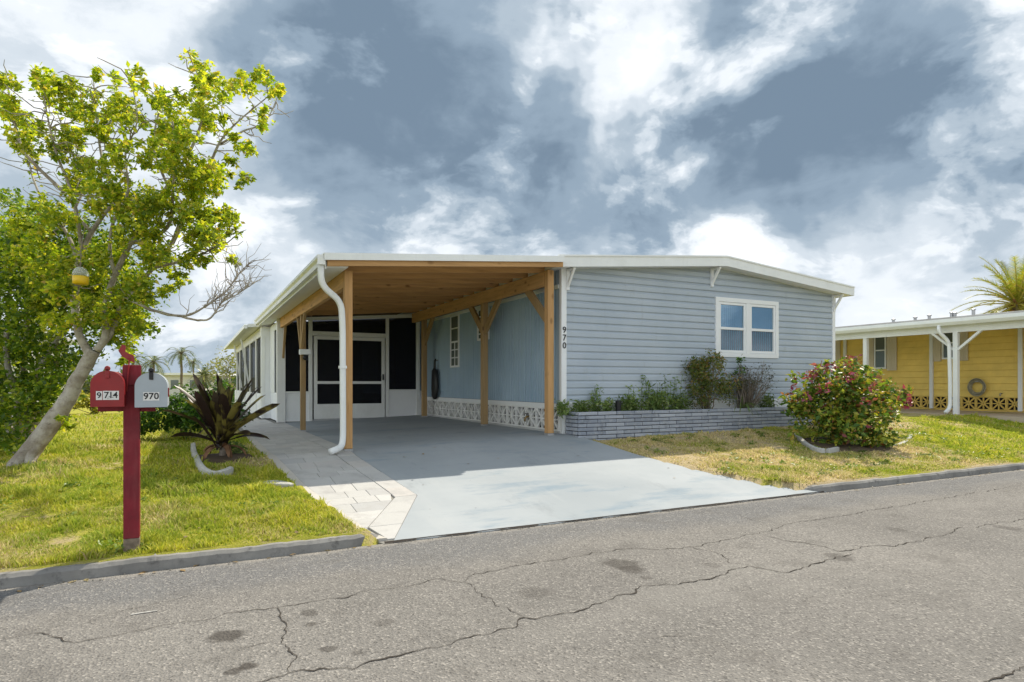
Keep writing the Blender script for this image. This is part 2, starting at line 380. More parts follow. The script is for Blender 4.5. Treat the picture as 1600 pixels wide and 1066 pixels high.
for (px, py, rr, k) in ((355, 993, .10, .75), (388, 1041, .055, .8), (365, 1048, .05, .7), (482, 958, .06, .5), (486, 975, .04, .6), (511, 1015, .05, .55), (970, 882, .16, .55), (985, 890, .11, .5), (1310, 870, .12, .45), (1402, 828, .11, .35), (1580, 826, .12, .4), (840, 927, .13, .3), (1112, 883, .08, .3), (557, 1020, .04, .4), (600, 973, .06, .3), (1010, 903, .05, .4)):
    q = gp(px, py, 0)
    dv = t.n('ShaderNodeVectorMath'); dv.operation = 'DISTANCE'
    ad = t.n('ShaderNodeVectorMath'); ad.operation = 'MULTIPLY_ADD'; t.l(wv.outputs['Color'], ad.inputs[0]); ad.inputs[1].default_value = (rr*1.4,)*2+(0,); t.l(t.pos, ad.inputs[2])
    t.l(ad.outputs[0], dv.inputs[0]); dv.inputs[1].default_value = (q.x+rr*.7, q.y+rr*.7, 0)
    c = t.mix(t.rng(dv.outputs['Value'], rr*.6, rr*1.15, k, 0), c, (.055, .048, .042))
hb = t.math('ADD', agg.outputs['Distance'], t.math('MULTIPLY', t.noise(30, 4, .7), .6)); t.bump(hb, .8, .008)
asphalt = t.fin(c, .95, .08)
crack_mat = plain('crack_dark', (.06, .052, .045), .95, .05)
# lawn
t = NT('lawn_soil'); dry = t.attr('dry')
g = t.mix(t.rng(t.noise(3, 6, .65), .3, .7), (.27, .27, .035), (.38, .35, .06)); s_ = t.mix(t.rng(t.noise(5, 6, .7), .3, .7), (.40, .31, .17), (.50, .40, .24))
f = t.rng(t.math('ADD', dry, t.math('MULTIPLY', t.math('SUBTRACT', t.noise(9, 6, .7), .5), .9)), .35, .65)
c = t.mix(f, g, s_); c = t.mix(t.math('MULTIPLY', t.rng(t.noise(40, 4, .7), .5, .75), .4), c, (.07, .075, .02))
t.bump(t.noise(50, 5, .7), .8, .03); lawn = t.fin(c, .95, .1)
t = NT('grass_blade'); dry = t.attr('dry'); r = t.island()
g = t.ramp(r, [(0, (.26, .33, .025)), (.3, (.44, .47, .035)), (.6, (.58, .55, .05)), (.85, (.68, .60, .10)), (1, (.72, .62, .22))])
g = t.mix(t.rng(t.noise(1.6, 4, .6), .38, .66), g, t.mix(r, (.22, .32, .025), (.46, .50, .05)))
s_ = t.ramp(r, [(0, (.66, .52, .27)), (.6, (.74, .62, .34)), (.8, (.5, .48, .1)), (1, (.48, .37, .2))])
f = t.rng(t.math('ADD', dry, t.math('MULTIPLY', t.math('SUBTRACT', r, .5), .5)), .35, .7); c = t.mix(f, g, s_)
grass_mat = t.leafy(c, .42, .6)
def bark_mat(name, a, b, dk):
    t = NT(name); c = t.mix(t.rng(t.noise(5, 6, .65), .35, .68), a, b)
    c = t.mix(t.math('MULTIPLY', t.rng(t.noise(10, 5, .7, t.scaled((1, 1, 2.5))), .55, .72), .75), c, dk); t.bump(t.noise(22, 6, .7), .7, .02); return t.fin(c, .9, .15)
bark = bark_mat('ficus_bark', (.46, .42, .36), (.24, .20, .16), (.10, .08, .065))
palm_bark = bark_mat('palm_bark', (.22, .18, .13), (.13, .105, .08), (.06, .05, .04))
twig_mat = bark_mat('twig_bark', (.26, .22, .18), (.18, .145, .115), (.09, .07, .06))
def leaf_mat(name, pts, trans=.35, rough=.42, gain=1.25):
    t = NT(name); r = t.island(); c = t.ramp(r, pts)
    c = t.mix(t.rng(t.noise(2.2, 3, .5), .38, .64), c, t.mix(.45, c, (.03, .06, .012)))
    tcol = t.mix(1.0, c, (gain*1.15, gain*1.1, .55), 'MULTIPLY'); return t.leafy(c, trans, rough, tcol)
ficus_leaf = leaf_mat('ficus_leaf', [(0, (.13, .22, .022)), (.3, (.26, .36, .03)), (.6, (.42, .49, .035)), (.85, (.56, .56, .06)), (.97, (.60, .52, .10)), (1, (.45, .30, .10))], .5, gain=1.6)
dense_leaf = leaf_mat('dense_leaf', [(0, (.05, .11, .015)), (.5, (.14, .23, .022)), (.85, (.30, .38, .035)), (1, (.46, .48, .07))], .45, gain=1.6)
green_leaf = leaf_mat('bush_leaf', [(0, (.03, .09, .02)), (.5, (.06, .15, .025)), (.85, (.13, .25, .03)), (1, (.23, .33, .05))], .35)
yellow_leaf = leaf_mat('yellow_bush_leaf', [(0, (.16, .20, .02)), (.5, (.33, .33, .03)), (1, (.5, .45, .05))], .35)
copper_leaf = leaf_mat('copper_bush_leaf', [(0, (.06, .13, .022)), (.3, (.11, .20, .03)), (.5, (.22, .31, .04)), (.7, (.40, .43, .05)), (.84, (.52, .47, .07)), (.93, (.38, .16, .06)), (1, (.25, .05, .07))], .35)
magenta_leaf = leaf_mat('magenta_leaf', [(0, (.22, .03, .07)), (.5, (.36, .06, .13)), (.85, (.48, .13, .20)), (1, (.40, .10, .04))], .35, gain=1.1)
bronze_leaf = leaf_mat('bronze_leaf', [(0, (.07, .11, .025)), (.45, (.15, .20, .04)), (.75, (.26, .23, .05)), (1, (.34, .18, .07))], .3)
weed_leaf = leaf_mat('weed_leaf', [(0, (.10, .18, .05)), (.6, (.20, .29, .08)), (1, (.36, .42, .15))], .35)
grey_leaf = leaf_mat('grey_leaf', [(0, (.06, .06, .04)), (.6, (.11, .10, .07)), (1, (.16, .12, .09))], .2)
def strap_mat(name, pts):
    t = NT(name); c = t.ramp(t.objrand(), pts); c = t.mix(t.rng(t.noise(9, 3, .5), .4, .65), c, Vector((.03, .018, .016))); return t.leafy(c, .3, .38)
strap_leaf = strap_mat('strap_leaf', [(0, (.03, .016, .016)), (.4, (.06, .04, .025)), (.65, (.13, .11, .03)), (1, (.28, .23, .055))])
strap_leaf_old = leaf_mat('strap_leaf_old', [(0, (.025, .014, .014)), (.4, (.05, .032, .022)), (.65, (.12, .10, .03)), (1, (.26, .21, .05))], .3)
palm_leaf = leaf_mat('palm_leaf', [(0, (.06, .10, .02)), (.5, (.11, .16, .03)), (1, (.22, .22, .06))], .3)
date_leaf = leaf_mat('date_palm_leaf', [(0, (.14, .19, .03)), (.45, (.28, .32, .04)), (.8, (.44, .40, .06)), (1, (.42, .27, .08))], .4)
far_leaf = leaf_mat('far_leaf', [(0, (.07, .10, .045)), (.6, (.12, .15, .065)), (1, (.19, .20, .09))], .2)
blossom_leaf = leaf_mat('pale_leaf', [(0, (.22, .24, .11)), (.5, (.36, .34, .2)), (1, (.30, .34, .08))], .3)
# red paint, grey metal etc.
red_paint = plain('red_paint', (.20, .008, .018), .5, .35, var=.3, scale=5, dirt=.35, dcol=(.27, .07, .07))
red_box = plain('red_enamel', (.27, .009, .012), .4, .45, var=.2, scale=6, dirt=.15, dcol=(.16, .03, .03))
worn_wood = plain('worn_wood', (.23, .18, .14), .9, .1, var=.4, scale=20)
grey_metal = plain('grey_enamel', (.36, .40, .43), .4, .45, var=.06, scale=4, dirt=.08, dcol=(.2, .2, .2))
sticker = plain('white_sticker', (.72, .71, .68), .5, .3, var=.1, scale=30)
yellow_plastic = plain('yellow_plastic', (.72, .47, .01), .35, .4)
yellow_board = plain('yellow_siding', (.84, .60, .15), .55, .3, var=.10, scale=2, dirt=.14, dcol=(.36, .22, .04))
yellow_block = plain('yellow_block', (.72, .50, .13), .8, .2, var=.12, scale=6)
beige_trim = plain('beige_trim', (.62, .54, .40), .55, .3, var=.06)
grey_roof = plain('grey_roof', (.36, .35, .33), .7, .2, var=.2, scale=2, dirt=.3)
hose_mat = plain('hose_rubber', (.30, .27, .18), .6, .3, var=.3, scale=10)
steel = plain('galvanised_steel', (.40, .40, .40), .45, .4, .6)
t = NT('screen_mesh'); t.fin((.009, .010, .014), .5, .25)
tr = t.n('ShaderNodeBsdfTransparent'); tr.inputs[0].default_value = (.55, .57, .62, 1); mx = t.n('ShaderNodeMixShader'); mx.inputs[0].default_value = .5
t.l(tr.outputs[0], mx.inputs[1]); t.l(t.b.outputs[0], mx.inputs[2]); t.l(mx.outputs[0], t.o.inputs['Surface']); screen_mat = t.m
t = NT('window_glass'); t.fin((.02, .03, .04), .02, .5)
tr = t.n('ShaderNodeBsdfTransparent'); tr.inputs[0].default_value = (.62, .75, .80, 1); gl = t.n('ShaderNodeBsdfGlossy'); gl.inputs['Roughness'].default_value = .015; gl.inputs[0].default_value = (.75, .88, 1, 1)
fr = t.n('ShaderNodeFresnel'); fr.inputs[0].default_value = 1.9; mx = t.n('ShaderNodeMixShader')
t.l(t.math('MINIMUM', t.math('MULTIPLY', fr.outputs[0], 1.5), .45), mx.inputs[0]); t.l(tr.outputs[0], mx.inputs[1]); t.l(gl.outputs[0], mx.inputs[2]); t.l(mx.outputs[0], t.o.inputs['Surface']); glass = t.m
sg = glass.copy(); sg.name = 'screened_glass'; MAT['screened_glass'] = sg
for n_ in sg.node_tree.nodes:
    if n_.type == 'BSDF_TRANSPARENT': n_.inputs[0].default_value = (.22, .26, .31, 1)
t = NT('clear_plastic'); t.fin((.7, .72, .62), .15, .5); t.b.inputs['Transmission Weight'].default_value = .7; clear_plastic = t.m
blind_mat = plain('window_blind', (.15, .36, .47), .7, .2, var=.05)
far_white = plain('far_white_wall', (.62, .61, .57), .7, .2, var=.08, scale=.8, dirt=.15)

# ------------------------------------------------------------------ terrain
def clamp01(x): return np.clip(x, 0, 1)
def L_lawn(u): return np.interp(u, [-30, 1.0, 2.0, 5.9, 10.9, 40], [.40, .40, .41, .47, .57, .57])
def L_slab(u): return .43+.03*(np.clip(u, 1, 6)-2)
def D_h(u, v): return .012+(L_slab(u)-.012)*clamp01((v-5.42)/3.78)
def uL(v): return np.interp(v, [5.42, 5.7, 7.4, 9.5, 12, 40], [1.50, 1.36, 1.08, .92, .92, .98])        # left edge of paving
def uB(v): return np.interp(v, [5.42, 6.74, 8.8, 40], [1.58, 2.24, 2.06, 2.06])                       # paving / driveway joint
def uDr(v): return np.interp(v, [5.42, 5.55, 5.9, 6.59, 7.6, 8.85, 9.33, 40], [7.30, 7.10, 6.72, 6.34, 6.02, 5.86, 5.70, 5.70])
def G(u, v):
    u = np.asarray(u, float); v = np.asarray(v, float)
    h = .10+(L_lawn(u)-.10)*clamp01((v-5.55)/3.65)
    h = h+.012*np.sin(u*1.9+v*.7)*clamp01((v-5.7)/2)*np.cos(v*1.3)
    far = clamp01((v-26)/14); h = h*(1-far)+(-.35)*far
    inside = (u > uL(v)+.03) & (u < uDr(v)-.03) & (v < 40)
    h = np.where(inside, np.minimum(h, D_h(u, v)-.05), h)
    return np.where(v < 5.5, -.06, h)
def fbm(x, y, s=1.0, o=4):
    return mnoise.fractal(Vector((x*s, y*s, 3.3)), 1.0, 2.0, o)
def dryness(u, v):
    n = fbm(u, v, .75, 4)*.30
    b = .27+n*1.5+.22*fbm(u+9, v-4, 2.6, 3)
    if u > 5:
        b += .27+.24*math.exp(-((u-7.2)/1.9)**2)
        if v > 8.2: b += .12
        b += .55*math.exp(-(((u-10.6)/1.0)**2+((v-6.75)/.45)**2))
        if u > 13: b -= .25
    else:
        b += .07*math.exp(-((v-5.8)/.5)**2)
    return b
def axis(lo, hi, step, far_lo, far_hi):
    a = list(np.arange(lo, hi+1e-6, step)); s = step; x = lo; pre = []
    while x > far_lo: s *= 1.35; x -= s; pre.append(x)
    s = step; x = hi; post = []
    while x < far_hi: s *= 1.35; x += s; post.append(x)
    return np.array(pre[::-1]+a+post)
xs = axis(-8, 20, .14, -900, 900); ys = axis(5.50, 12, .14, 5.5, 1500)
ys = np.concatenate([[-900, -300, -90, -30, -12, -8, 0, 5.30, 5.44], ys])
XX, YY = np.meshgrid(xs, ys); ZZ = G(XX, YY)
nx, ny = len(xs), len(ys); V = np.stack([XX, YY, ZZ], -1).reshape(-1, 3)
ii = np.arange(nx*ny).reshape(ny, nx)
Fq = np.stack([ii[:-1, :-1], ii[:-1, 1:], ii[1:, 1:], ii[1:, :-1]], -1).reshape(-1, 4)
me = fmesh('ground', V, Fq, True)
at_ = me.attributes.new('dry', 'FLOAT', 'POINT')
at_.data.foreach_set('value', np.array([dryness(a, b) if (-12 < a < 26 and 5 < b < 30) else .25+.2*fbm(a, b, .1) for a, b in V[:, :2]], np.float32))
ground = structure(put('ground', me, (0, 0, 0), lawn)); tag(ground, 'patchy green and straw coloured lawn around the homes', 'ground')

def strip(vs_, fl, fr, hf, ncol, skirt=.0):
    V, Fc = [], []
    for v in vs_:
        a, b = float(fl(v)), float(fr(v))
        for k in range(ncol+1):
            u = a+(b-a)*k/ncol; V.append((u, v, float(hf(u, v))))
    m = ncol+1
    for j in range(len(vs_)-1):
        for k in range(ncol): Fc.append((j*m+k, j*m+k+1, (j+1)*m+k+1, (j+1)*m+k))
    if skirt:
        def sk(ids):
            b0 = len(V)
            for i in ids: V.append((V[i][0], V[i][1], V[i][2]-skirt))
            for q in range(len(ids)-1): Fc.append((ids[q], b0+q, b0+q+1, ids[q+1]))
        n = len(vs_)
        sk([j*m for j in range(n)]); sk([j*m+ncol for j in range(n)][::-1]); sk([k for k in range(m)][::-1])
    return V, Fc
# road
rv = np.concatenate([[-9, -5, -2], np.arange(0, 5.43, .2), [5.43]])
xs_r = np.concatenate([[-200, -60, -20], np.arange(-8, 22, 1.0), [30, 60, 200]])
V = [(x, y, .02*math.sin(x*.25)*0) for y in rv for x in xs_r]; n = len(xs_r)
Fc = [(j*n+i, j*n+i+1, (j+1)*n+i+1, (j+1)*n+i) for j in range(len(rv)-1) for i in range(n-1)]
road = structure(put('road', fmesh('road', V, Fc), (0, 0, 0), asphalt)); tag(road, 'grey cracked asphalt street in front of the house', 'road')
def A(lst, ox, oy): return [(x/2+ox, y/2+oy) for x, y in lst]
cracks = [
 (A([(0, 440), (90, 430), (240, 440), (340, 428), (450, 410), (510, 395), (640, 375), (740, 350), (870, 338), (1000, 315), (1120, 295), (1250, 275), (1370, 247), (1440, 262), (1520, 310), (1600, 355)], 0, 780)+A([(40, 490)], 800, 720), .011),
 (A([(875, 338), (900, 390), (905, 440), (920, 490), (910, 540)], 0, 780), .014),
 (A([(780, 572), (900, 542), (1000, 525), (1100, 530), (1200, 495), (1300, 465), (1480, 425), (1590, 400)], 0, 780)+A([(40, 490), (130, 483), (230, 455), (330, 425), (420, 392), (500, 382), (620, 368), (740, 328), (840, 345), (900, 335), (960, 320), (1020, 305), (1060, 290)], 800, 720), .016),
 (A([(1440, 262), (1475, 250), (1480, 232), (1590, 208)], 0, 780)+A([(0, 328), (150, 310), (220, 297), (330, 278), (430, 280), (570, 268), (680, 242), (770, 230), (880, 195), (1000, 180), (1140, 152), (1300, 125), (1580, 78)], 800, 720), .012),
 (A([(570, 268), (640, 288), (690, 318), (740, 328)], 800, 720), .011),
 (A([(780, 233), (940, 262), (1020, 280), (1110, 265), (1200, 268), (1300, 240), (1400, 215), (1540, 190), (1600, 180)], 800, 720), .014),
 (A([(1440, 692), (1520, 672), (1560, 650), (1640, 630)], 800, 720), .018),
 (A([(250, 362), (330, 355), (420, 335), (530, 318), (600, 295)], 0, 780), .007),
 (A([(680, 160), (760, 185), (850, 198)], 800, 720), .007),
 (A([(430, 550), (520, 545), (545, 535)], 800, 720), .006),
 (A([(680, 465), (780, 455), (880, 440)], 0, 780), .006),
]
for path, wd in cracks:
    pts = [gp(x, y, .003) for x, y in path]; fine = []
    for a, b in zip(pts[:-1], pts[1:]):
        n = max(2, int((b-a).length/.025))
        for k in range(n): fine.append(a.lerp(b, k/n))
    fine.append(pts[-1]); V, Fc = [], []; m = len(fine); ph = random.random()*99
    for i, p in enumerate(fine):
        d = (fine[min(i+1, m-1)]-fine[max(i-1, 0)]); d.z = 0; d.normalize(); s = Vector((-d.y, d.x, 0))
        off = .06*mnoise.fractal(Vector((p.x*3.1, p.y*3.1, ph)), .8, 2, 5)+.022*mnoise.noise(Vector((p.x*17, p.y*17, ph)))
        hw = wd*(.15+.95*abs(mnoise.noise(Vector((p.x*7, p.y*7, ph+5)))))*min(1, (min(i, m-1-i)+1)/4)*.66
        q = p+s*off; V += [q-s*hw, q+s*hw]
    for i in range(m-1): Fc.append((2*i, 2*i+1, 2*i+3, 2*i+2))
    V = [(v[0], v[1], .004) for v in V]
    obj('crack', V, [f[::-1] for f in Fc], crack_mat, road)
q0, q1 = gp(205, 960, .004), gp(246, 954, .004); MB().bar(q0, q1, .018, .002).build('paint_scrape', plain('faded_paint', (.40, .385, .36), .9, .1, var=.4, scale=40), road)
# driveway
dv = sorted(set([5.42]+list(np.arange(5.5, 16.7, .2))+[16.69, 6.74]))
V, Fc = strip(dv, uB, uDr, D_h, 16, .22)
drive = structure(put('driveway', fmesh('driveway', V, Fc), (0, 0, 0), drive_mat)); tag(drive, 'pale grey blue painted concrete driveway running under the carport', 'driveway')
# tar joint where the driveway meets the road
V, Fc = [], []
for i, x in enumerate(np.arange(1.5, 7.3, .06)):
    a = 5.412+.014*fbm(x, 1, 3)+.006*fbm(x, 1, 19); b = 5.428+.008*fbm(x, 7, 5)
    V += [(x, a, .006), (x, b, .02)]
    if i: Fc.append((2*i-2, 2*i, 2*i+1, 2*i-1))
obj('joint', V, Fc, crack_mat, road)
# paver path
path_base = concrete('paver_bed', (.20, .19, .17), (.26, .245, .22), spots=.4)
V, Fc = strip(sorted(set([5.42]+list(np.arange(5.5, 31, .25)))), uL, lambda v: uB(v)-.005, lambda u, v: D_h(u, v)-.012, 4, .2)
path = structure(put('path', fmesh('path', V, Fc), (0, 0, 0), path_base)); tag(path, 'paver path along the left side of the driveway', 'path')
def quad_slab(name, q, top, parent, mat, th=.03, gap=.0015, bev=.004):
    c = sum((Vector((a, b, 0)) for a, b in q), Vector())/4; V = []
    def ins(a, b, k):
        d = Vector((a, b, 0))-c; L_ = d.length; return c+d*((L_-k*1.4)/L_)
    rnd = random.uniform(-.002, .002)
    for lvl, k in ((-th, gap), (-bev, gap), (0, gap+bev)):
        for a, b in q:
            p = ins(a, b, k); V.append((p.x, p.y, top(a, b)+lvl+rnd))
    Fc = [(8, 9, 10, 11)]
    for l in (0, 4):
        for i in range(4): j = (i+1) % 4; Fc.append((l+i, l+j, l+4+j, l+4+i))
    return obj(name, V, Fc, mat, parent)
ptop = lambda u, v: float(D_h(u, v))+.004
bw = .24
def uR(v): return uB(v)-bw-.01-.10*np.clip((6.9-v)/1.2, 0, 1)
v = 5.62; row = 0
while v < 21:
    dp = random.choice((.24, .30, .30, .36)) ; v1 = v+dp
    a0, a1, b0, b1 = float(uL(v))+.09, float(uL(v1))+.09, float(uR(v)), float(uR(v1))
    if v > 18.4: b0 = b1 = 1.66
    cuts = []; x = max(a0, a1)+random.uniform(.12, .36)
    while x < min(b0, b1)-.12: cuts.append(x); x += random.choice((.20, .24, .30, .36))
    us0 = [a0]+cuts+[b0]; us1 = [a1]+cuts+[b1]
    for i in range(len(us0)-1):
        if us0[i+1]-us0[i] > .03 or us1[i+1]-us1[i] > .03:
            quad_slab('paver', [(us0[i], v), (us0[i+1], v), (us1[i+1], v1), (us1[i], v1)], ptop, path, paver_mat)
    v = v1
v = 5.5
while v < 16.4:
    v1 = v+.36
    for lim in (6.74,):
        if v < lim < v1+.1: v1 = lim
    il, ir = (lambda q: float(max(uL(q)+.09, uR(q)+.006))), (lambda q: float(uB(q))-.006)
    quad_slab('paver', [(il(v), v), (ir(v), v), (ir(v1), v1), (il(v1), v1)], ptop, path, paver_mat); v = v1
V, Fc = strip(np.arange(5.5, 13.0, .1), lambda v: uL(v)-.03+.02*fbm(v, 3, 2), lambda v: uL(v)+.085, lambda u, v: D_h(u, v)+.012+.004*fbm(u, v, 9), 2, .08)
obj('edging', V, Fc, concrete('mortar_edge', (.46, .43, .38), (.54, .50, .45), spots=.4, sc_=5), path)

# kerbs
def kerb(name, pts, label, h0=.092, wdt=.12, taper=(0, 0)):
    m = len(pts); V, Fc = [], []
    cum = [0]
    for a, b in zip(pts[:-1], pts[1:]): cum.append(cum[-1]+math.dist(a, b))
    for i, (u, v) in enumerate(pts):
        a = pts[max(i-1, 0)]; b = pts[min(i+1, m-1)]; d = Vector((b[0]-a[0], b[1]-a[1], 0)).normalized(); s = Vector((-d.y, d.x, 0))
        h = h0
        if taper[0]: h *= min(1, .15+cum[i]/taper[0])
        if taper[1]: h *= min(1, .4+(cum[-1]-cum[i])/taper[1])
        j = .008*fbm(u, v, 2.2)+.007*fbm(u, v, 11); h += .006*fbm(u, v, 4)+.005*fbm(u, v+3, 13)
        for (o_, z) in ((0+j, -.05), (.012+j, h-.025), (.035+j, h), (wdt, h+.003), (wdt+.01, -.05)):
            V.append((u+s.x*o_, v+s.y*o_, z))
    for i in range(m-1):
        for k in range(4): Fc.append((i*5+k, (i+1)*5+k, (i+1)*5+k+1, i*5+k+1))
    Fc += [(0, 1, 2, 3, 4), tuple((m-1)*5+k for k in (4, 3, 2, 1, 0))]
    o = structure(obj(name, V, Fc, kerb_mat)); tag(o, label, 'kerb'); return o
kl = [(x, 5.42) for x in np.arange(-40, -6, 2)]+[(x, 5.42) for x in np.arange(-6, 1.1, .05)]+[(1.1+.07*k, 5.42+.004*k*k) for k in range(7)]
kerb('kerb', kl, 'weathered concrete kerb along the left lawn below the mailbox post', taper=(0, .22))
kr = [(6.98, 5.62), (7.05, 5.55), (7.14, 5.48), (7.26, 5.43)]+[(x, 5.42) for x in np.arange(7.4, 22, .08)]+[(x, 5.42) for x in np.arange(22, 60, 2)]
kerb('kerb', kr, 'weathered concrete kerb along the right lawn below the red leaved bush', taper=(.35, 0))

# ------------------------------------------------------------------ the blue home
VF = 9.33; U0, U1 = 5.705, 12.83; ZS = 1.09; UM = 9.27
home = thing('mobile_home', 'blue grey sided single storey home with white trim and low gable roof', 'house', (UM, 20, .45))
def zsoff(u): return 3.365+.0876*(UM-5.445-abs(u-UM))
def ztop(u): return 3.54+.0876*(UM-5.445-abs(u-UM))
mb = MB(); mb.prism([(U0, ZS-.05), (U1, ZS-.05), (U1, zsoff(U1)+.05), (UM, zsoff(UM)+.05), (U0, zsoff(U0)+.05)], 1, VF+.02, VF+.14)
front = mb.build('front_wall', blue_siding, home)
WU0, WU1, WZ0, WZ1 = 9.25, 11.02, 1.938, 3.127
hb = .127; k = 0
prof = [(VF+.021, .0), (VF+.012, .0), (VF-.011, -.004), (VF-.012, .074), (VF+.004, .096), (VF+.014, .112), (VF+.014, hb), (VF+.021, hb)]
while True:
    z = ZS+k*hb; k += 1
    if z > zsoff(UM)-.01: break
    ul, ur = U0+.06, U1-.05
    if z > zsoff(U0): e = (z-zsoff(U0))/.0876; ul, ur = max(ul, U0+e), min(ur, U1-e)
    segs = [(ul, ur)]
    if WZ0 < z+hb/2 < WZ1: segs = [(ul, WU0+.03), (WU1-.03, ur)]
    joint = U0+[3.2, 1.6, 5.1, 2.5, 4.3, 6.0][k % 6]
    for a, b in segs:
        cutp = [a, joint, b] if a+.5 < joint < b-.5 else [a, b]
        for i_, (a2, b2) in enumerate(zip(cutp[:-1], cutp[1:])):
            dz = random.uniform(-.0015, .0015); dy = .0018*i_
            MB().prism([(p-(dy if p < VF+.02 else 0), q+z+dz) for p, q in prof], 0, a2, b2+(.02 if b2 == joint else 0)).build('siding_board', blue_siding, front)
box('skirt_panel', (U0+.0, VF-.0, .3), (U1-.05, VF+.14, ZS-.051), white, home)
box('base_trim', (U0+.06, VF-.012, ZS-.05), (U1-.05, VF+.018, ZS-.002), white_vinyl, home)
box('corner_trim', (U0-.02, VF-.02, ZS-.28), (U0+.085, VF+.06, zsoff(U0)+.03), white_vinyl, home, .004)
box('corner_trim', (U1-.07, VF-.02, ZS-.3), (U1+.02, VF+.06, zsoff(U1)+.03), white_vinyl, home, .004)
# front window: frame, two single hung units
win = MB()
def ring(mb, u0, u1, z0, z1, w_, y0, y1):
    mb.box((u0, y0, z0), (u1, y1, z0+w_)); mb.box((u0, y0, z1-w_), (u1, y1, z1)); mb.box((u0, y0, z0+w_), (u0+w_, y1, z1-w_)); mb.box((u1-w_, y0, z0+w_), (u1, y1, z1-w_)); return mb
ring(win, WU0, WU1, WZ0, WZ1, .085, VF-.035, VF+.03)
wn_o = win.build('window', white_vinyl, home)
um = (WU0+WU1)/2
box('mullion', (um-.055, VF-.032, WZ0+.085), (um+.055, VF+.03, WZ1-.085), white_vinyl, wn_o)
for (a, b) in ((WU0+.085, um-.055), (um+.055, WU1-.085)):
    z0, z1 = WZ0+.085, WZ1-.085; zm = (z0+z1)/2-.02
    m_ = ring(MB(), a+.004, b-.004, z0+.004, z1-.004, .05, VF-.022, VF+.035); m_.box((a+.05, VF-.028, zm-.025), (b-.05, VF+.03, zm+.025)); m_.build('sash', white_vinyl, wn_o)
    box('pane', (a+.052, VF+.002, zm+.024), (b-.052, VF+.006, z1-.052), glass, wn_o)
    box('pane', (a+.052, VF+.010, z0+.052), (b-.052, VF+.014, zm-.024), MAT['screened_glass'], wn_o)
    V, Fc = [], []; n = 26
    for i in range(n+1):
        x = a+(b-a)*i/n; y = VF+.017-.008*(i % 2)
        V += [(x, y, z0), (x, y, z1)]
        if i: Fc.append((2*i-2, 2*i, 2*i+1, 2*i-1))
    V = [(x, y-0.0, z) for x, y, z in V]
    bl = obj('blind', V, Fc, blind_mat, wn_o)
# brackets under the gable overhang
VO = 9.03
for u in (U0+.10, UM-.12, U1-.03):
    zt = zsoff(u)-.012; m_ = MB(); m_.box((u-.03, VF-.045, zt-.36), (u+.03, VF-.006, zt)); m_.bar((u, VF-.03, zt-.30), (u, VO+.07, zt-.01), .04, .045); m_.box((u-.025, VO+.05, zt-.035), (u+.025, VF-.046, zt-.003))
    m_.build('bracket', white_vinyl, home)
# roof
VB = 31.0
roofp = [(5.47, zsoff(5.47)), (UM, zsoff(UM)), (13.075, zsoff(13.075)), (13.075, ztop(13.075)-.02), (UM, ztop(UM)-.02), (5.47, ztop(5.47)-.02)]
roof = MB().prism(roofp, 1, VO+.025, VB+.3).build('roof', white_metal, home)
for a, b in ((5.445, UM), (UM, 13.10)):
    p = [(a, zsoff(a)-.01), (b, zsoff(b)-.01), (b, ztop(b)), (a, ztop(a))]
    MB().prism(p, 1, VO, VO+.022).build('fascia', white_metal, roof)
    p = [(a, ztop(a)-.012), (b, ztop(b)-.012), (b, ztop(b)+.016), (a, ztop(a)+.016)]
    MB().prism(p, 1, VO-.018, VO-.002).build('drip_edge', white_metal, roof)
for a, sgn in ((5.445, 1), (13.10, -1)):
    x0, x1 = sorted((a, a+sgn*.024)); box('fascia', (x0, VO+.023, zsoff(a)-.01), (x1, VB+.3, ztop(a)), white_metal, roof)
# left side wall under the carport: fluted metal
V, Fc = [], []; fl = .10; i = 0; vv = VF+.06
prf = []
while vv < VB:
    for dx, dy in ((0, 0), (0, fl*.55), (.012, fl*.66), (.012, fl*.89)): prf.append((U0+dx*2.0, vv+dy))
    vv += fl
for i, (x, y) in enumerate(prf):
    V += [(x, y, ZS-.03), (x, y, zsoff(U0)+.02)]
    if i: Fc.append((2*i-2, 2*i-1, 2*i+1, 2*i))
side = obj('side_wall', V, Fc, blue_metal, home)
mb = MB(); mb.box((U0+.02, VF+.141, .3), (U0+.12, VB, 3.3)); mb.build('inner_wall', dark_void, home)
mb = MB(); mb.box((U1-.12, VF+.141, .3), (U1-.002, VB, 3.38)); mb.build('side_wall', blue_metal, home)
mb = MB(); mb.box((U0+.121, VB-.1, .3), (U1-.121, VB, 3.38)); mb.build('rear_wall', blue_metal, home)
box('access_panel', (U0-.008, 14.75, 1.22), (U0+.004, 15.35, 2.25), blue_metal, home)
box('base_trim', (U0-.035, VF+.075, .975), (U0-.001, 16.65, 1.055), white, home)
box('top_trim', (U0-.03, VF+.075, 3.06), (U0-.001, 16.65, 3.13), white, home)
box('footing', (U0-.03, VF+.05, .30), (U0+.10, 16.65, .572), footing_mat, home)
box('backing', (U0+.06, VF+.05, .572), (U0+.068, 16.65, .975), dark_void, home)
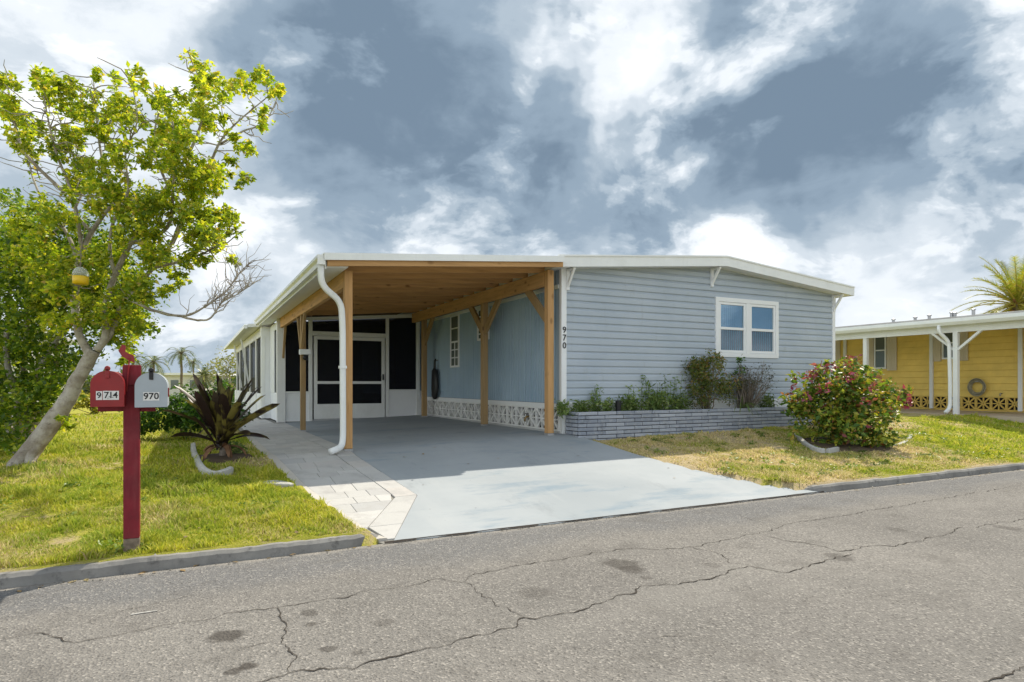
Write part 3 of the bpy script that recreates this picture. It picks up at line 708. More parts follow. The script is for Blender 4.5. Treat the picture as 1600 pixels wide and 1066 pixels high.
# decorative star block
def star_block_mesh(name, s, mat):
    mb = MB(); h = s/2; d = .03
    def seg(x0, z0, x1, z1, w_): mb.bar((x0, 0, z0), (x1, 0, z1), .055, w_, (0, 1, 0)) if False else mb.bar((x0, 0, z0), (x1, 0, z1), w_, .055, (0, 1, 0))
    for a, b, c_, e in ((-h, d/2-h, h, d/2-h), (-h, h-d/2, h, h-d/2)): mb.box((a, -.03, b-d/2+.002), (c_, .03, b+d/2-.002))
    for x in (-h+d/2, h-d/2): mb.box((x-d/2+.002, -.028, -h+d), (x+d/2-.002, .028, h-d))
    q = h-d
    for (x0, z0, x1, z1) in ((-q, -q, q, q), (-q, q, q, -q)): mb.bar((x0, 0, z0), (x1, 0, z1), .034, .05, (0, 1, 0))
    mb.bar((0, 0, -q), (0, 0, q), .026, .046, (0, 1, 0)); mb.bar((-q, 0, 0), (q, 0, 0), .026, .044, (0, 1, 0))
    V = np.array(mb.V); V[:, 2] += h
    me = fmesh(name, V, mb.F); me.materials.append(mat); return me
sb = star_block_mesh('lattice_block', .403, lattice_white)
for i in range(18):
    o = put('lattice_block', sb, (U0+.0, VF+.27+i*.405, .573), None, home, rz=R(90))
# tall narrow side windows
def side_window(v0, v1, z0, z1, zsplit, name='window'):
    mb = MB(); x0, x1 = U0-.03, U0+.02; w_ = .045
    mb.box((x0, v0, z0), (x1, v1, z0+w_)); mb.box((x0, v0, z1-w_), (x1, v1, z1)); mb.box((x0, v0, z0+w_), (x1, v0+w_, z1-w_)); mb.box((x0, v1-w_, z0+w_), (x1, v1, z1-w_))
    f = mb.build(name, white_vinyl, home)
    box('muntin', (x0+.004, v0+w_, zsplit-.02), (x1, v1-w_, zsplit+.02), white_vinyl, f); m_ = MB()
    if zsplit > z0+.3:
        zz = z0+w_; n = 3; st = (zsplit-zz)/n
        for i in range(1, n): m_.box((x0+.006, v0+w_, zz+i*st-.012), (x1, v1-w_, zz+i*st+.012))
        vm = (v0+v1)/2; m_.box((x0+.008, vm-.012, zz), (x1, vm+.012, zsplit-.02))
    box('muntin', (x0+.006, v0+w_, (zsplit+z1)/2-.015), (x1, v1-w_, (zsplit+z1)/2+.015), white_vinyl, f); m_.build('muntin', white_vinyl, f) if m_.V else None
    box('pane', (U0-.010, v0+w_-.002, z0+w_-.002), (U0-.006, v1-w_+.002, z1-w_+.002), MAT['window_dark'], f)
t = NT('window_dark'); t.fin((.10, .12, .11), .06, .5)
side_window(14.0, 14.56, 1.80, 3.08, 2.42); side_window(12.3, 12.9, 2.36, 3.07, 2.7)
# house number, stacked vertically on the corner trim
dg = bpy.context.evaluated_depsgraph_get()
def text_mesh(body, size, ext=.003, bold=.0, align='CENTER'):
    cu = bpy.data.curves.new('t', 'FONT'); cu.body = body; cu.size = size; cu.extrude = ext; cu.offset = bold; cu.align_x = align; cu.align_y = 'CENTER'
    o = bpy.data.objects.new('t', cu); col.objects.link(o); bpy.context.view_layer.update()
    me = bpy.data.meshes.new_from_object(o.evaluated_get(bpy.context.evaluated_depsgraph_get()))
    bpy.data.objects.remove(o); me.transform(Matrix.Rotation(R(90), 4, 'X')); return me
for i, chh in enumerate('970'):
    me = text_mesh(chh, .15, .004, .001); put('house_number', me, (U0+.035, VF-.026, 2.33-i*.135), black_plastic, home)

# ------------------------------------------------------------------ sunroom (screened room behind the carport, part of the home)
VS = 16.7; ZC = .45
cu_ = lambda px: u_on(px, VS)
UL = 1.95
def lap_panel(name, a, b, mat, parent, n, axis_=0, face=VS, sgn=-1):
    (x0, z0), (x1, z1) = a, b; mb = MB(); h = (z1-z0)/n
    for i in range(n):
        z = z0+i*h
        if axis_ == 0: mb.prism([(face+.03, z), (face+sgn*.014, z), (face+sgn*.002, z+h), (face+.03, z+h)], 0, x0, x1)
        else: mb.prism([(face+.03, z), (face-.014, z), (face-.002, z+h), (face+.03, z+h)], 1, x0, x1)
    return mb.build(name, mat, parent)
lap_panel('knee_wall', (UL+.1, ZC), (cu_(487), 1.17), white_vinyl, home, 8)
lap_panel('knee_wall', (cu_(604), ZC), (U0-.02, 1.21), white_vinyl, home, 8)
def vbar(px0, px1, z0, z1, name='mullion', y0=-.03, y1=.05): return box(name, (cu_(px0), VS+y0, z0), (cu_(px1), VS+y1, z1), white, home, .004)
box('corner_post', (UL-.06, VS-.05, ZC-.02), (UL+.14, VS+.1, 3.02), white, home, .005)
vbar(482, 488, ZC, 3.03); vbar(602.5, 607.5, ZC, 3.22); vbar(650, 655.5, ZC, 3.22)
box('sill', (UL+.14, VS-.04, 1.17), (cu_(482), VS+.04, 1.21), white, home); box('sill', (cu_(607.5), VS-.04, 1.21), (cu_(650), VS+.04, 1.25), white, home)
box('header', (cu_(488), VS-.035, 2.64), (cu_(602.5), VS+.045, 2.75), white, home)
mb = MB(); mb.add([(UL+.14, VS-.028, 2.98), (U0-.02, VS-.028, 3.24), (U0-.02, VS+.05, 3.24), (UL+.14, VS+.05, 2.98), (UL+.14, VS-.028, 3.06), (U0-.02, VS-.028, 3.33), (U0-.02, VS+.05, 3.33), (UL+.14, VS+.05, 3.06)],
   [(3, 2, 1, 0), (4, 5, 6, 7), (0, 1, 5, 4), (1, 2, 6, 5), (2, 3, 7, 6), (3, 0, 4, 7)]); mb.build('top_plate', white, home)
def spanel(px0, px1, z0, z1): return box('screen', (cu_(px0), VS+.002, z0), (cu_(px1), VS+.006, z1), screen_mat, home)
box('screen', (UL+.14, VS+.002, 1.21), (cu_(482), VS+.006, 3.0), screen_mat, home)
spanel(488, 602.5, 2.75, 3.16); spanel(607.5, 650, 1.25, 3.22)
# double screen doors
da, dm, db = cu_(489), cu_(543), cu_(602)
for a, b in ((da+.02, dm-.01), (dm+.01, db-.02)):
    m_ = MB(); z0, z1 = .50, 2.63; w_ = .085
    m_.box((a, VS-.025, z1-w_), (b, VS+.02, z1)); m_.box((a, VS-.025, z0), (a+w_, VS+.02, z1-w_)); m_.box((b-w_, VS-.025, z0), (b, VS+.02, z1-w_))
    m_.box((a+w_, VS-.025, z0), (b-w_, VS+.02, .88)); m_.box((a+w_, VS-.024, 1.40), (b-w_, VS+.018, 1.47))
    d_ = m_.build('screen_door', white, home)
    box('screen', (a+w_, VS, .88), (b-w_, VS+.004, 1.40), screen_mat, d_); box('screen', (a+w_, VS, 1.47), (b-w_, VS+.004, z1-w_), screen_mat, d_)
    if b > dm+.3: box('handle', (b-.07, VS-.06, 1.5), (b-.03, VS-.026, 1.66), black_plastic, d_, .006)
box('threshold', (da, VS-.03, ZC-.02), (db, VS+.04, .495), steel, home)
# interior of the sunroom
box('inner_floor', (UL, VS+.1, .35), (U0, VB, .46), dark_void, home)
t = NT('inner_white'); t.fin((.34, .35, .38), .8, .1)
mb = MB(); mb.box((U0-.03, 19.3, 1.35), (U0-.004, 19.4, 2.85)); mb.box((U0-.03, 21.2, 1.35), (U0-.004, 21.3, 2.85)); mb.box((U0-.03, 19.4, 2.75), (U0-.004, 21.2, 2.85)); mb.box((U0-.03, 19.4, 1.35), (U0-.004, 21.2, 1.45)); mb.build('inner_window', MAT['inner_white'], home)
box('inner_partition', (UL+.1, 23.5, .46), (U0-.04, 23.6, 3.2), MAT['inner_white'], home)
# left side of the sunroom: two stretches with a small jog
UJ, VJ = 1.73, 18.6
lap_panel('knee_wall', (VS+.1, ZC), (VJ, 1.17), white_vinyl, home, 8, 1, UL)
lap_panel('jog_wall', (UJ+.02, ZC), (UL+.0, 2.98), white_vinyl, home, 24, 0, VJ)
lap_panel('knee_wall', (VJ+.05, ZC), (VB, 1.13), white_vinyl, home, 8, 1, UJ)
m_ = MB(); m_.box((UL-.02, VS+.101, 1.17), (UL+.05, VS+.35, 2.98)); m_.box((UL-.02, VS+.95, 1.17), (UL+.05, VJ-.02, 2.98)); m_.box((UL-.018, VS+.35, 2.80), (UL+.05, VS+.95, 2.98)); m_.build('side_frame', white_vinyl, home)
box('screen', (UL+.01, VS+.34, 1.17), (UL+.014, VS+.96, 2.81), screen_mat, home)
m_ = MB(); vs2 = [VJ-.03, 20.0, 20.25, 22.2, 22.45, 24.4, 24.65, 27.3, 27.5, 29.2, 29.4, VB-.1]
for i in range(0, len(vs2), 2): box('side_post', (UJ-.03, vs2[i], ZC), (UJ+.06, vs2[i]+.2, 2.719), white, home)
m_.box((UJ-.028, VJ, 2.72), (UJ+.055, VB, 2.97)); m_.build('side_header', white, home)
for i in range(5):
    a, b = vs2[2*i]+.2, vs2[2*i+2]; box('screen', (UJ+.01, a-.01, 1.13), (UJ+.014, b+.01, 2.73), screen_mat, home)
for v_ in (22.3, 26.0): MB().bar((UJ-.05, v_, 1.25), (UJ-.30, v_+.0, 2.86), .05, .05, (0, 1, 0)).build('awning_strut', white, home)
rp = [(1.38, 2.97), (5.43, 3.31), (5.43, 3.40), (1.38, 3.06)]
sroof = MB().prism(rp, 1, 18.86, VB+.35).build('sunroom_roof', white_metal, home)
box('gutter', (1.28, 18.88, 2.93), (1.378, VB+.37, 3.045), white_metal, sroof, .01)

# ------------------------------------------------------------------ carport
def zb(u): return 3.05+.08*(u-2.02)
cp = thing('carport', 'timber framed lean-to carport with exposed pine rafters beside the blue home', 'carport', (3.7, 12.8, .45))
PL, PR = 2.02, 5.42; PW = .10
def post(u, v, ztop_, mat=wood_z, w_=PW):
    zb_ = float(D_h(u, v))
    p = box('post', (u-w_/2, v-w_/2, zb_+.03), (u+w_/2, v+w_/2, ztop_), mat, cp, .006)
    box('post_base', (u-w_/2-.004, v-w_/2-.004, zb_-.02), (u+w_/2+.004, v+w_/2+.004, zb_+.028), steel, p); return p
post(PL, 9.25, 3.04, wood_z, .115); post(PL, 13.4, 3.04, wood_zg)
post(PR, 9.28, 3.33, wood_z, .12); post(PR, 11.95, 3.08, wood_zg, .12); post(PR, 15.75, 3.08, wood_zg, .12)
box('beam', (PL-.06, 9.32, 2.80), (PL+.02, 16.62, zb(PL)-.003), wood_y, cp, .004)
box('beam', (PR-.06, 9.35, 3.07), (PR+.02, 16.6, zb(PR)-.003), wood_y, cp, .004)
def brace(u, v, s, zl, zh, run, wd=.085):
    MB().bar((u, v+s*.04, zl), (u, v+s*run, zh), .04, wd, (1, 0, 0)).build('brace', wood_z, cp) if False else MB().bar((u, v+s*.04, zl), (u, v+s*run, zh), wd, .05, (1, 0, 0)).build('brace', wood_zg, cp)
brace(PL-.03, 13.4, -1, 2.12, 2.86, .50); brace(PL-.03, 13.4, 1, 2.12, 2.86, .50); brace(PL, 16.55, -1, 2.05, 2.82, .42)
brace(PR, 9.28, 1, 2.48, 3.12, .80, .15); brace(PR, 11.95, -1, 2.48, 3.12, .75, .15); brace(PR, 11.95, 1, 2.48, 3.12, .75, .15); brace(PR, 15.75, -1, 2.45, 3.12, .70, .15)
RE = 5.44; UG = 1.64
def rafter(v, u0=UG+.02, u1=RE, th=.04, h=.135, name='rafter', mat=wood_x):
    mb = MB(); p = [(u0, zb(u0)), (u1, zb(u1)), (u1, zb(u1)+h), (u0, zb(u0)+h)]; return mb.prism(p, 1, v-th/2, v+th/2).build(name, mat, cp)
v = 8.88
while v < 16.6: rafter(v); v += .61
mb = MB(); mb.prism([(UG-.02, zb(UG-.02)+.137), (RE, zb(RE)+.137), (RE, zb(RE)+.149), (UG-.02, zb(UG-.02)+.149)], 1, 8.87, 18.85).build('roof_deck', deck_wood, cp)
mb = MB(); mb.prism([(UG-.04, zb(UG-.04)+.151), (RE, zb(RE)+.151), (RE, zb(RE)+.175), (UG-.04, zb(UG-.04)+.175)], 1, 8.84, 18.85).build('roof_sheet', white_metal, cp)
mb = MB(); mb.prism([(UG-.03, zb(UG-.03)+.075), (RE, zb(RE)+.075), (RE, zb(RE)+.172), (UG-.03, zb(UG-.03)+.172)], 1, 8.815, 8.838).build('fascia', white_metal, cp)
# soffit over the left overhang, gutter with a folded profile, downspout
mb = MB(); mb.prism([(UG, zb(UG)-.014), (PL-.07, zb(PL-.07)-.014), (PL-.07, zb(PL-.07)-.002), (UG, zb(UG)-.002)], 1, 8.90, 18.80).build('soffit', white, cp)
box('fascia', (UG-.012, 8.90, zb(UG)-.03), (UG+.012, 18.82, zb(UG)+.135), white, cp)
gz = zb(UG)+.145
gp_ = [(UG-.014, gz-.02), (UG-.014, gz-.13), (UG-.075, gz-.13), (UG-.085, gz-.075), (UG-.115, gz-.04), (UG-.115, gz), (UG-.105, gz), (UG-.105, gz-.035), (UG-.075, gz-.07), (UG-.066, gz-.12), (UG-.024, gz-.12), (UG-.024, gz-.02)]
gut = MB().prism(gp_, 1, 8.86, 18.84).build('gutter', white_metal, cp)
box('end_cap', (UG-.116, 8.85, gz-.131), (UG-.012, 8.859, gz), white_metal, gut)
def rtube(pts, w_, d_, n=5):          # rounded rectangular downspout along a smoothed path
    P = [Vector(p) for p in pts]; out = [P[0]]
    for i in range(1, len(P)-1):
        a = P[i]+(P[i-1]-P[i]).normalized()*min(.14, (P[i-1]-P[i]).length*.45); b = P[i]+(P[i+1]-P[i]).normalized()*min(.14, (P[i+1]-P[i]).length*.45)
        for k in range(n+1):
            s = k/n; out.append(a.lerp(P[i], s).lerp(P[i].lerp(b, s), s))
    out.append(P[-1]); V, Fc = [], []; K = 12; m = len(out); ref = Vector((0, 1, 0))
    for i, p in enumerate(out):
        d = (out[min(i+1, m-1)]-out[max(i-1, 0)]).normalized(); b = (ref-d*ref.dot(d)).normalized(); a = b.cross(d)
        for k in range(K):
            t_ = 2*math.pi*k/K; cx_, sx_ = math.cos(t_), math.sin(t_)
            V.append(p+a*(w_/2*abs(cx_)**.5*math.copysign(1, cx_))+b*(d_/2*abs(sx_)**.5*math.copysign(1, sx_)))
    for i in range(m-1):
        for k in range(K): Fc.append((i*K+k, i*K+(k+1) % K, (i+1)*K+(k+1) % K, (i+1)*K+k))
    Fc += [tuple(range(K-1, -1, -1)), tuple(range((m-1)*K, m*K))]; return V, Fc
V, Fc = rtube([(UG-.06, 8.93, gz-.12), (UG-.05, 8.95, gz-.40), (1.90, 9.12, gz-.60), (1.925, 9.15, 2.2), (1.93, 9.15, .62), (1.90, 9.10, .50), (1.72, 8.98, .455)], .085, .075)
dsp = obj('downspout', V, Fc, white_metal, cp, True)
MB().box((1.875, 9.10, 1.62), (1.975, 9.20, 1.66)).build('strap', white_metal, dsp)

# things on the carport posts and wall
ml = thing('motion_light', 'small white motion sensor light fixed to the weathered left carport post', 'light', (PL, 13.32, 2.0))
box('housing', (PL-.09, 13.22, 1.99), (PL+.13, 13.34, 2.10), white_vinyl, ml, .012)
MB().lathe((PL+.03, 13.27, 1.88), [(.02, 0), (.05, .02), (.055, .06), (.03, .105)], 14).build('sensor', black_plastic, ml, True)
# black bag hanging at the rear right post
bx, by = 5.54, 15.48; bag = thing('hanging_bag', 'black fabric bag hanging by its strap on the blue wall at the rear post', 'bag', (bx, by, 1.0))
V = []; nn = 12
sil = [(.02, 1.85), (.05, 1.80), (.17, 1.74), (.20, 1.5), (.21, 1.3), (.18, 1.12), (.10, 1.02), (.03, 1.0)]
for (r_, z) in sil:
    for k in range(nn):
        t_ = 2*math.pi*k/nn; V.append((bx+.07+.06*math.sin(t_)*(.4+r_*3), by+r_*math.cos(t_)*(1+.08*math.sin(3*t_+z*9)), z))
Fc = [(i*nn+k, i*nn+(k+1) % nn, (i+1)*nn+(k+1) % nn, (i+1)*nn+k) for i in range(len(sil)-1) for k in range(nn)]+[tuple(range(nn)), tuple(range((len(sil)-1)*nn, len(sil)*nn))[::-1]]
obj('body', V, Fc, black_plastic, bag, True)
MB().tube([(bx+.07, by+.03, 1.83), (bx+.08, by+.02, 2.0), (bx+.1, by, 2.04), (bx+.08, by-.02, 2.0), (bx+.07, by-.03, 1.83)], .02, 6).build('strap', black_plastic, bag)
box('hook', (bx+.08, by-.015, 2.0), (U0-.002, by+.015, 2.03), steel, bag)
# hose bib on the footing
hbv = 10.5; tap = thing('outdoor_tap', 'small brass tap in front of the white lattice blocks', 'tap', (U0-.07, hbv, .58))
m_ = MB(); m_.tube([(U0+.02, hbv, .78), (U0-.07, hbv, .78), (U0-.10, hbv, .74), (U0-.10, hbv, .69)], .018, 8).build('spout', plain('brass', (.30, .20, .07), .5, .4, .6), tap, True)
MB().lathe((U0-.06, hbv, .80), [(.01, 0), (.012, .03), (.035, .035), (.035, .045)], 10).build('handle', black_plastic, tap)

# ------------------------------------------------------------------ planter
PV = 8.89; PU0, PU1 = 5.76, 12.5; PZ = .935
pl = thing('brick_planter', 'long low planter of grey painted thin bricks below the front window', 'planter', ((PU0+PU1)/2, PV+.2, .45))
m_ = MB(); m_.box((PU0+.03, PV+.02, .30), (PU1-.03, PV+.14, PZ-.01)); m_.box((PU0+.02, PV+.14, .30), (PU0+.14, VF-.015, PZ-.01)); m_.box((PU1-.14, PV+.14, .30), (PU1-.02, VF-.015, PZ-.01)); m_.build('core', mortar, pl)
box('soil', (PU0+.141, PV+.141, .30), (PU1-.141, VF-.015, PZ-.05), soil, pl)
def brick_mesh(L_, w_, h_, seed):
    rr = random.Random(seed); mb = MB().box((-L_/2, 0, 0), (L_/2, w_, h_), .006)
    V = [(x+rr.uniform(-.0025, .0025), y+rr.uniform(-.004, .003)*(1 if y < w_/2 else 0), z+rr.uniform(-.002, .002)) for x, y, z in mb.V]
    me = fmesh('brick', V, mb.F); me.materials.append(brick_mat); return me
ch = .0665; BL = .39
full = [brick_mesh(BL-.012, .05, ch-.012, s) for s in range(5)]; short_ = {}
def brick_at(u0, u1, z, y, rz=0):
    L_ = u1-u0
    if L_ < .04: return
    if abs(L_-BL) < .003: me = random.choice(full)
    else: me = short_.setdefault(round(L_, 2), brick_mesh(round(L_, 2)-.012, .05, ch-.012, int(L_*1000)))
    dy = random.uniform(-.003, .003)
    put('brick', me, ((u0+u1)/2, y+dy, z) if not rz else (y+dy, (u0+u1)/2, z), None, pl, rz)
for row in range(8):
    z = PZ-(row+1)*ch+.002
    x = PU0+(.06 if row % 2 else -.0); first = True
    off = [0, .15, .0, .17, .02, .16, .01, .18][row]
    cuts = [PU0]+([PU0+off] if off > .05 else [])
    x = cuts[-1]
    while x+BL < PU1: x += BL; cuts.append(x)
    cuts.append(PU1)
    for a, b in zip(cuts[:-1], cuts[1:]):
        if z+ch > float(G((a+b)/2, PV-.05))-.02: brick_at(a, b, z, PV)
    sp = PV+.052; cuts = [sp]+([sp+.14] if row % 2 else [sp+.26])+[VF-.02]
    for a, b in zip(cuts[:-1], cuts[1:]): brick_at(a, b, z, PU0, R(-90))

# ------------------------------------------------------------------ mailboxes
MU, MV = -.415, 5.69; MZ = float(G(MU, MV))
mp = thing('mailbox_post', 'dark red square wooden post standing in the grass behind the kerb', 'post', (MU, MV, MZ))
box('shaft', (MU-.054, MV-.05, MZ+.10), (MU+.054, MV+.05, 1.53), red_paint, mp, .004)
box('worn_foot', (MU-.0535, MV-.0495, MZ-.1), (MU+.0535, MV+.0495, MZ+.099), worn_wood, mp, .004)
box('cap_board', (MU-.058, MV-.062, 1.39), (MU+.066, MV-.051, 1.545), red_paint, mp, .003)
m_ = MB().box((MU-.22, MV-.02, 1.19), (MU-.055, MV+.02, 1.235)); m_.build('arm', red_paint, mp)
m_ = MB().box((MU+.055, MV-.02, 1.185), (MU+.16, MV+.02, 1.228)); m_.build('arm', red_paint, mp)
def mailbox(name, uc, yf, z0, wd, ht, ln, mat, label, doormat):
    mbx = thing(name, label, 'mailbox', (uc, yf+ln/2, z0)); r_ = wd/2; st = ht-r_; n = 14
    prof = [(-r_, 0), (r_, 0)]+[(r_*math.cos(math.pi*k/n), st+r_*math.sin(math.pi*k/n)) for k in range(n+1)]
    MB().prism([(uc+a, z0+b) for a, b in prof], 1, yf+.012, yf+ln).build('body', mat, mbx)
    k_ = 1.03; MB().prism([(uc+a*k_, z0-.003+b*1.012) for a, b in prof], 1, yf-.006, yf+.024).build('door', doormat, mbx)
    m_ = MB(); m_.box((uc-.014, yf-.016, z0+ht-.055), (uc+.014, yf-.007, z0+ht+.012), .003); m_.lathe((uc, yf-.004, z0+ht+.016), [(.016, -.012), (.02, 0), (.016, .012)], 10, 'y'); m_.build('latch', doormat if name == 'red_mailbox' else black_plastic, mbx)
    return mbx
RX, GX = -.552, -.272
red = mailbox('red_mailbox', RX, 5.46, 1.235, .205, .262, .46, red_box, 'red arched mailbox with a worn white number sticker left of the post', red_box)
gry = mailbox('grey_mailbox', GX, 5.44, 1.228, .208, .258, .46, grey_metal, 'grey arched mailbox numbered 970 on the right of the post', grey_metal)
# raised red flag on the red mailbox
m_ = MB(); fx = RX+.108
m_.bar((fx, 5.62, 1.34), (fx+.02, 5.60, 1.60), .008, .028, (0, 1, 0)); m_.build('flag', red_box, red)
m_ = MB(); m_.prism([(fx+.055, 1.56), (fx+.02, 1.575), (fx-.03, 1.61), (fx-.052, 1.65), (fx-.028, 1.70), (fx-.003, 1.69), (fx-.008, 1.645), (fx+.03, 1.625), (fx+.047, 1.62)], 1, 5.595, 5.603).build('flag', red_box, red)
gx = GX+.106; box('flag', (gx, 5.56, 1.30), (gx+.008, 5.60, 1.37), red_box, gry)
# stickers
yb = 5.44-.0075; s_ = box('number_plate', (GX-.052, yb, 1.275), (GX+.053, yb+.001, 1.338), sticker, gry)
for i, chh in enumerate('970'): put('number', text_mesh(chh, .066, .0006, .0012), (GX-.034+i*.034, yb-.0012, 1.3065), black_plastic, gry)
yb = 5.46-.0075; box('number_plate', (RX-.070, yb, 1.283), (RX-.032, yb+.001, 1.347), sticker, red); box('number_plate', (RX-.028, yb, 1.283), (RX+.072, yb+.001, 1.349), sticker, red)
scuff = plain('scuffed_print', (.05, .05, .05), .7, .2, var=.6, scale=90)
put('number', text_mesh('9', .06, .0006, .0008), (RX-.051, yb-.0012, 1.315), scuff, red)
for chh, dx in (('7', -.006), ('1', .022), ('4', .050)): put('number', text_mesh(chh, .066, .0006, .0006), (RX+dx, yb-.0012, 1.316), scuff, red)
m_ = MB()
for k in range(9): a = RX-.022+random.random()*.075; z_ = 1.29+random.random()*.05; m_.box((a, yb-.0016, z_), (a+.006+random.random()*.016, yb-.0003, z_+.003+random.random()*.006))
m_.build('scratched_print', sticker, red)

# ------------------------------------------------------------------ vegetation helpers
def leaves(C, size, up=.35, wide=.5, seed=0, fold=.25, dirs=None):
    """C: (n,3) leaf positions -> verts, tris of folded rhombic leaves"""
    g = np.random.default_rng(seed); n = len(C); C = np.asarray(C, float)
    d = g.normal(size=(n, 3)); d[:, 2] = d[:, 2]*.6-.15
    if dirs is not None: d = d*.6+dirs
    d /= np.linalg.norm(d, axis=1, keepdims=True)
    nrm = g.normal(size=(n, 3)); nrm[:, 2] += up*3
    s = np.cross(d, nrm); s /= np.linalg.norm(s, axis=1, keepdims=True)+1e-9
    nn_ = np.cross(s, d); L_ = (size*(.45+1.1*g.random(n)**1.3))[:, None]; W = L_*wide*.5
    a = C; b = C+d*L_*.45+s*W+nn_*W*fold; c = C+d*L_-nn_*L_*.12; e = C+d*L_*.45-s*W+nn_*W*fold
    V = np.stack([a, b, c, e], 1).reshape(-1, 3); k = np.arange(n)*4
    Fc = np.concatenate([np.stack([k, k+1, k+2], 1), np.stack([k, k+2, k+3], 1)])
    return V, Fc
def ball(c, r, n, g, flat=1.0):
    p = g.normal(size=(n, 3)); p /= np.linalg.norm(p, axis=1, keepdims=True); p *= (g.random(n)**.45)[:, None]*r
    p[:, 2] *= flat; return p+np.asarray(tuple(c))
def sub_clumps(c, r, k, rr, n, g, flat=1.0):
    out = []
    for q in ball(c, r, k, g, flat): out.append(ball(q, rr*(.6+.7*g.random()), n, g))
    return np.concatenate(out)
def wander(p, q, n, amp, seed):
    p, q = Vector(p), Vector(q); L_ = (q-p).length; out = []
    for i in range(n+1):
        s = i/n; o = Vector([mnoise.noise(Vector((s*2.3+seed, k*7.7, seed*1.3))) for k in range(3)])*amp*L_*math.sin(math.pi*min(1, s*1.0+.0)) if 0 < i < n else Vector()
        out.append(p.lerp(q, s)+o)
    return out
def smooth_path(pts, n=5):
    P = [Vector(p) for p in pts]; out = []
    for i in range(len(P)-1):
        p0 = P[max(i-1, 0)]; p1 = P[i]; p2 = P[i+1]; p3 = P[min(i+2, len(P)-1)]
        for k in range(n):
            t_ = k/n; out.append(.5*((2*p1)+(p2-p0)*t_+(2*p0-5*p1+4*p2-p3)*t_**2+(3*p1-p0-3*p2+p3)*t_**3))
    out.append(P[-1]); return out
def limb(mb, pts, r0, r1, n=9, sm=5, pw=1.0):
    P = smooth_path(pts, sm); m = len(P); mb.tube(P, [r0+(r1-r0)*(i/(m-1))**pw for i in range(m)], n); return P

# ------------------------------------------------------------------ leaning ficus tree at the left
TD = 7.75
def tp(px, py, dd=0): return at(px, py, TD+dd)
tree = thing('ficus_tree', 'leaning pale trunked tree with airy yellow green leaves behind the mailboxes', 'tree', (*tp(30, 725)[:2], float(G(-1.9, 9.6))))
mb = MB()
base = tp(26, 732); base.z = float(G(base.x, base.y))-.05
trunk = limb(mb, [base-Vector((.0, 0, .0)), tp(62, 686), tp(100, 634), tp(124, 588), tp(146, 548)], .118, .072, 18, 12)
for a, b, c_ in (((12, 735), (30, 720), (60, 690)), ((52, 738), (50, 712), (72, 680))):
    p = tp(*a, -.1); p.z = float(G(p.x, p.y))-.06; limb(mb, [p, tp(*b, -.05), tp(*c_)], .06, .075, 8)
limbs = []
def L2(pts, r0, r1, dd0=0.0, dd1=0.0):
    n = len(pts); limbs.append(limb(mb, [tp(x, y, dd0+(dd1-dd0)*i/(n-1)) for i, (x, y) in enumerate(pts)], r0, r1, 9))
L2([(140, 556), (124, 520), (117, 470), (118, 432), (126, 395)], .052, .036, 0, -.15)
L2([(126, 395), (142, 365), (160, 338), (178, 315), (186, 290)], .034, .014, -.15, .1)
L2([(128, 388), (122, 350), (117, 322), (108, 290), (88, 240), (78, 200), (68, 150)], .026, .007, -.15, -.5)
L2([(122, 405), (108, 372), (96, 352), (70, 320), (52, 280), (46, 255)], .026, .008, -.15, .3)
L2([(142, 362), (118, 330), (128, 300), (120, 260), (100, 205), (85, 165)], .02, .006, -.1, .4)
L2([(150, 548), (164, 522), (164, 480), (180, 430), (204, 380), (226, 340), (262, 290), (300, 230), (318, 170), (308, 110)], .046, .009, 0, .2)
L2([(152, 545), (172, 520), (186, 492), (204, 458), (240, 418), (268, 380), (286, 330), (300, 290)], .042, .012, 0, .5)
L2([(268, 382), (300, 320), (326, 262), (345, 220), (372, 190), (420, 150)], .028, .006, .4, .6)
L2([(345, 225), (380, 205), (415, 190), (438, 140)], .016, .004, .55, .8)
L2([(180, 430), (172, 395), (176, 350), (200, 300), (196, 240), (214, 190), (206, 130)], .024, .005, 0, -.4)
L2([(204, 380), (236, 372), (265, 350), (270, 300), (272, 250), (270, 190)], .028, .008, .1, -.3)
L2([(226, 420), (270, 412), (320, 395), (345, 380)], .022, .006, .4, .2)
L2([(180, 300), (160, 250), (150, 180), (146, 120)], .02, .005, 0, .3)
L2([(100, 300), (40, 240), (20, 180), (10, 120)], .022, .006, -.2, -.2)
L2([(262, 290), (240, 230), (250, 170), (262, 150)], .018, .005, .1, .4)
# bare side limb reaching right with fine twigs
L2([(176, 500), (200, 470), (236, 484), (282, 494), (318, 482), (350, 458), (372, 430), (390, 410)], .024, .004, 0, -.3)
L2([(282, 494), (310, 502), (330, 495), (345, 474), (372, 460), (398, 442)], .016, .003, -.1, -.5)
gt = random.Random(5)
for k in range(90):
    P = limbs[-1] if k % 2 else limbs[-2]; m = len(P); i = int(m*(.45+.5*gt.random())); p = P[min(i, m-1)]
    q = p+Vector((gt.uniform(-.15, .30), gt.uniform(-.25, .25), gt.uniform(-.02, .38))); mb.tube(wander(p, q, 4, .25, k), [.006, .005, .004, .003, .002], 4, False)
for k in range(280):
    P = gt.choice(limbs[:-2]); m = len(P); i = int(m*(.35+.65*gt.random())); p = P[min(i, m-1)]
    q = p+Vector((gt.uniform(-.4, .4), gt.uniform(-.4, .4), gt.uniform(-.1, .28))); mb.tube(wander(p, q, 4, .3, k*.37), [.009, .007, .006, .005, .003], 4, False)
mb.V = [tuple(Vector(v_)+mnoise.noise_vector(Vector(v_)*5.0)*.016+mnoise.noise_vector(Vector(v_)*16)*.007) if Vector(v_).z < 2.6 else v_ for v_ in mb.V]
mb.build('trunk', bark, tree, True)
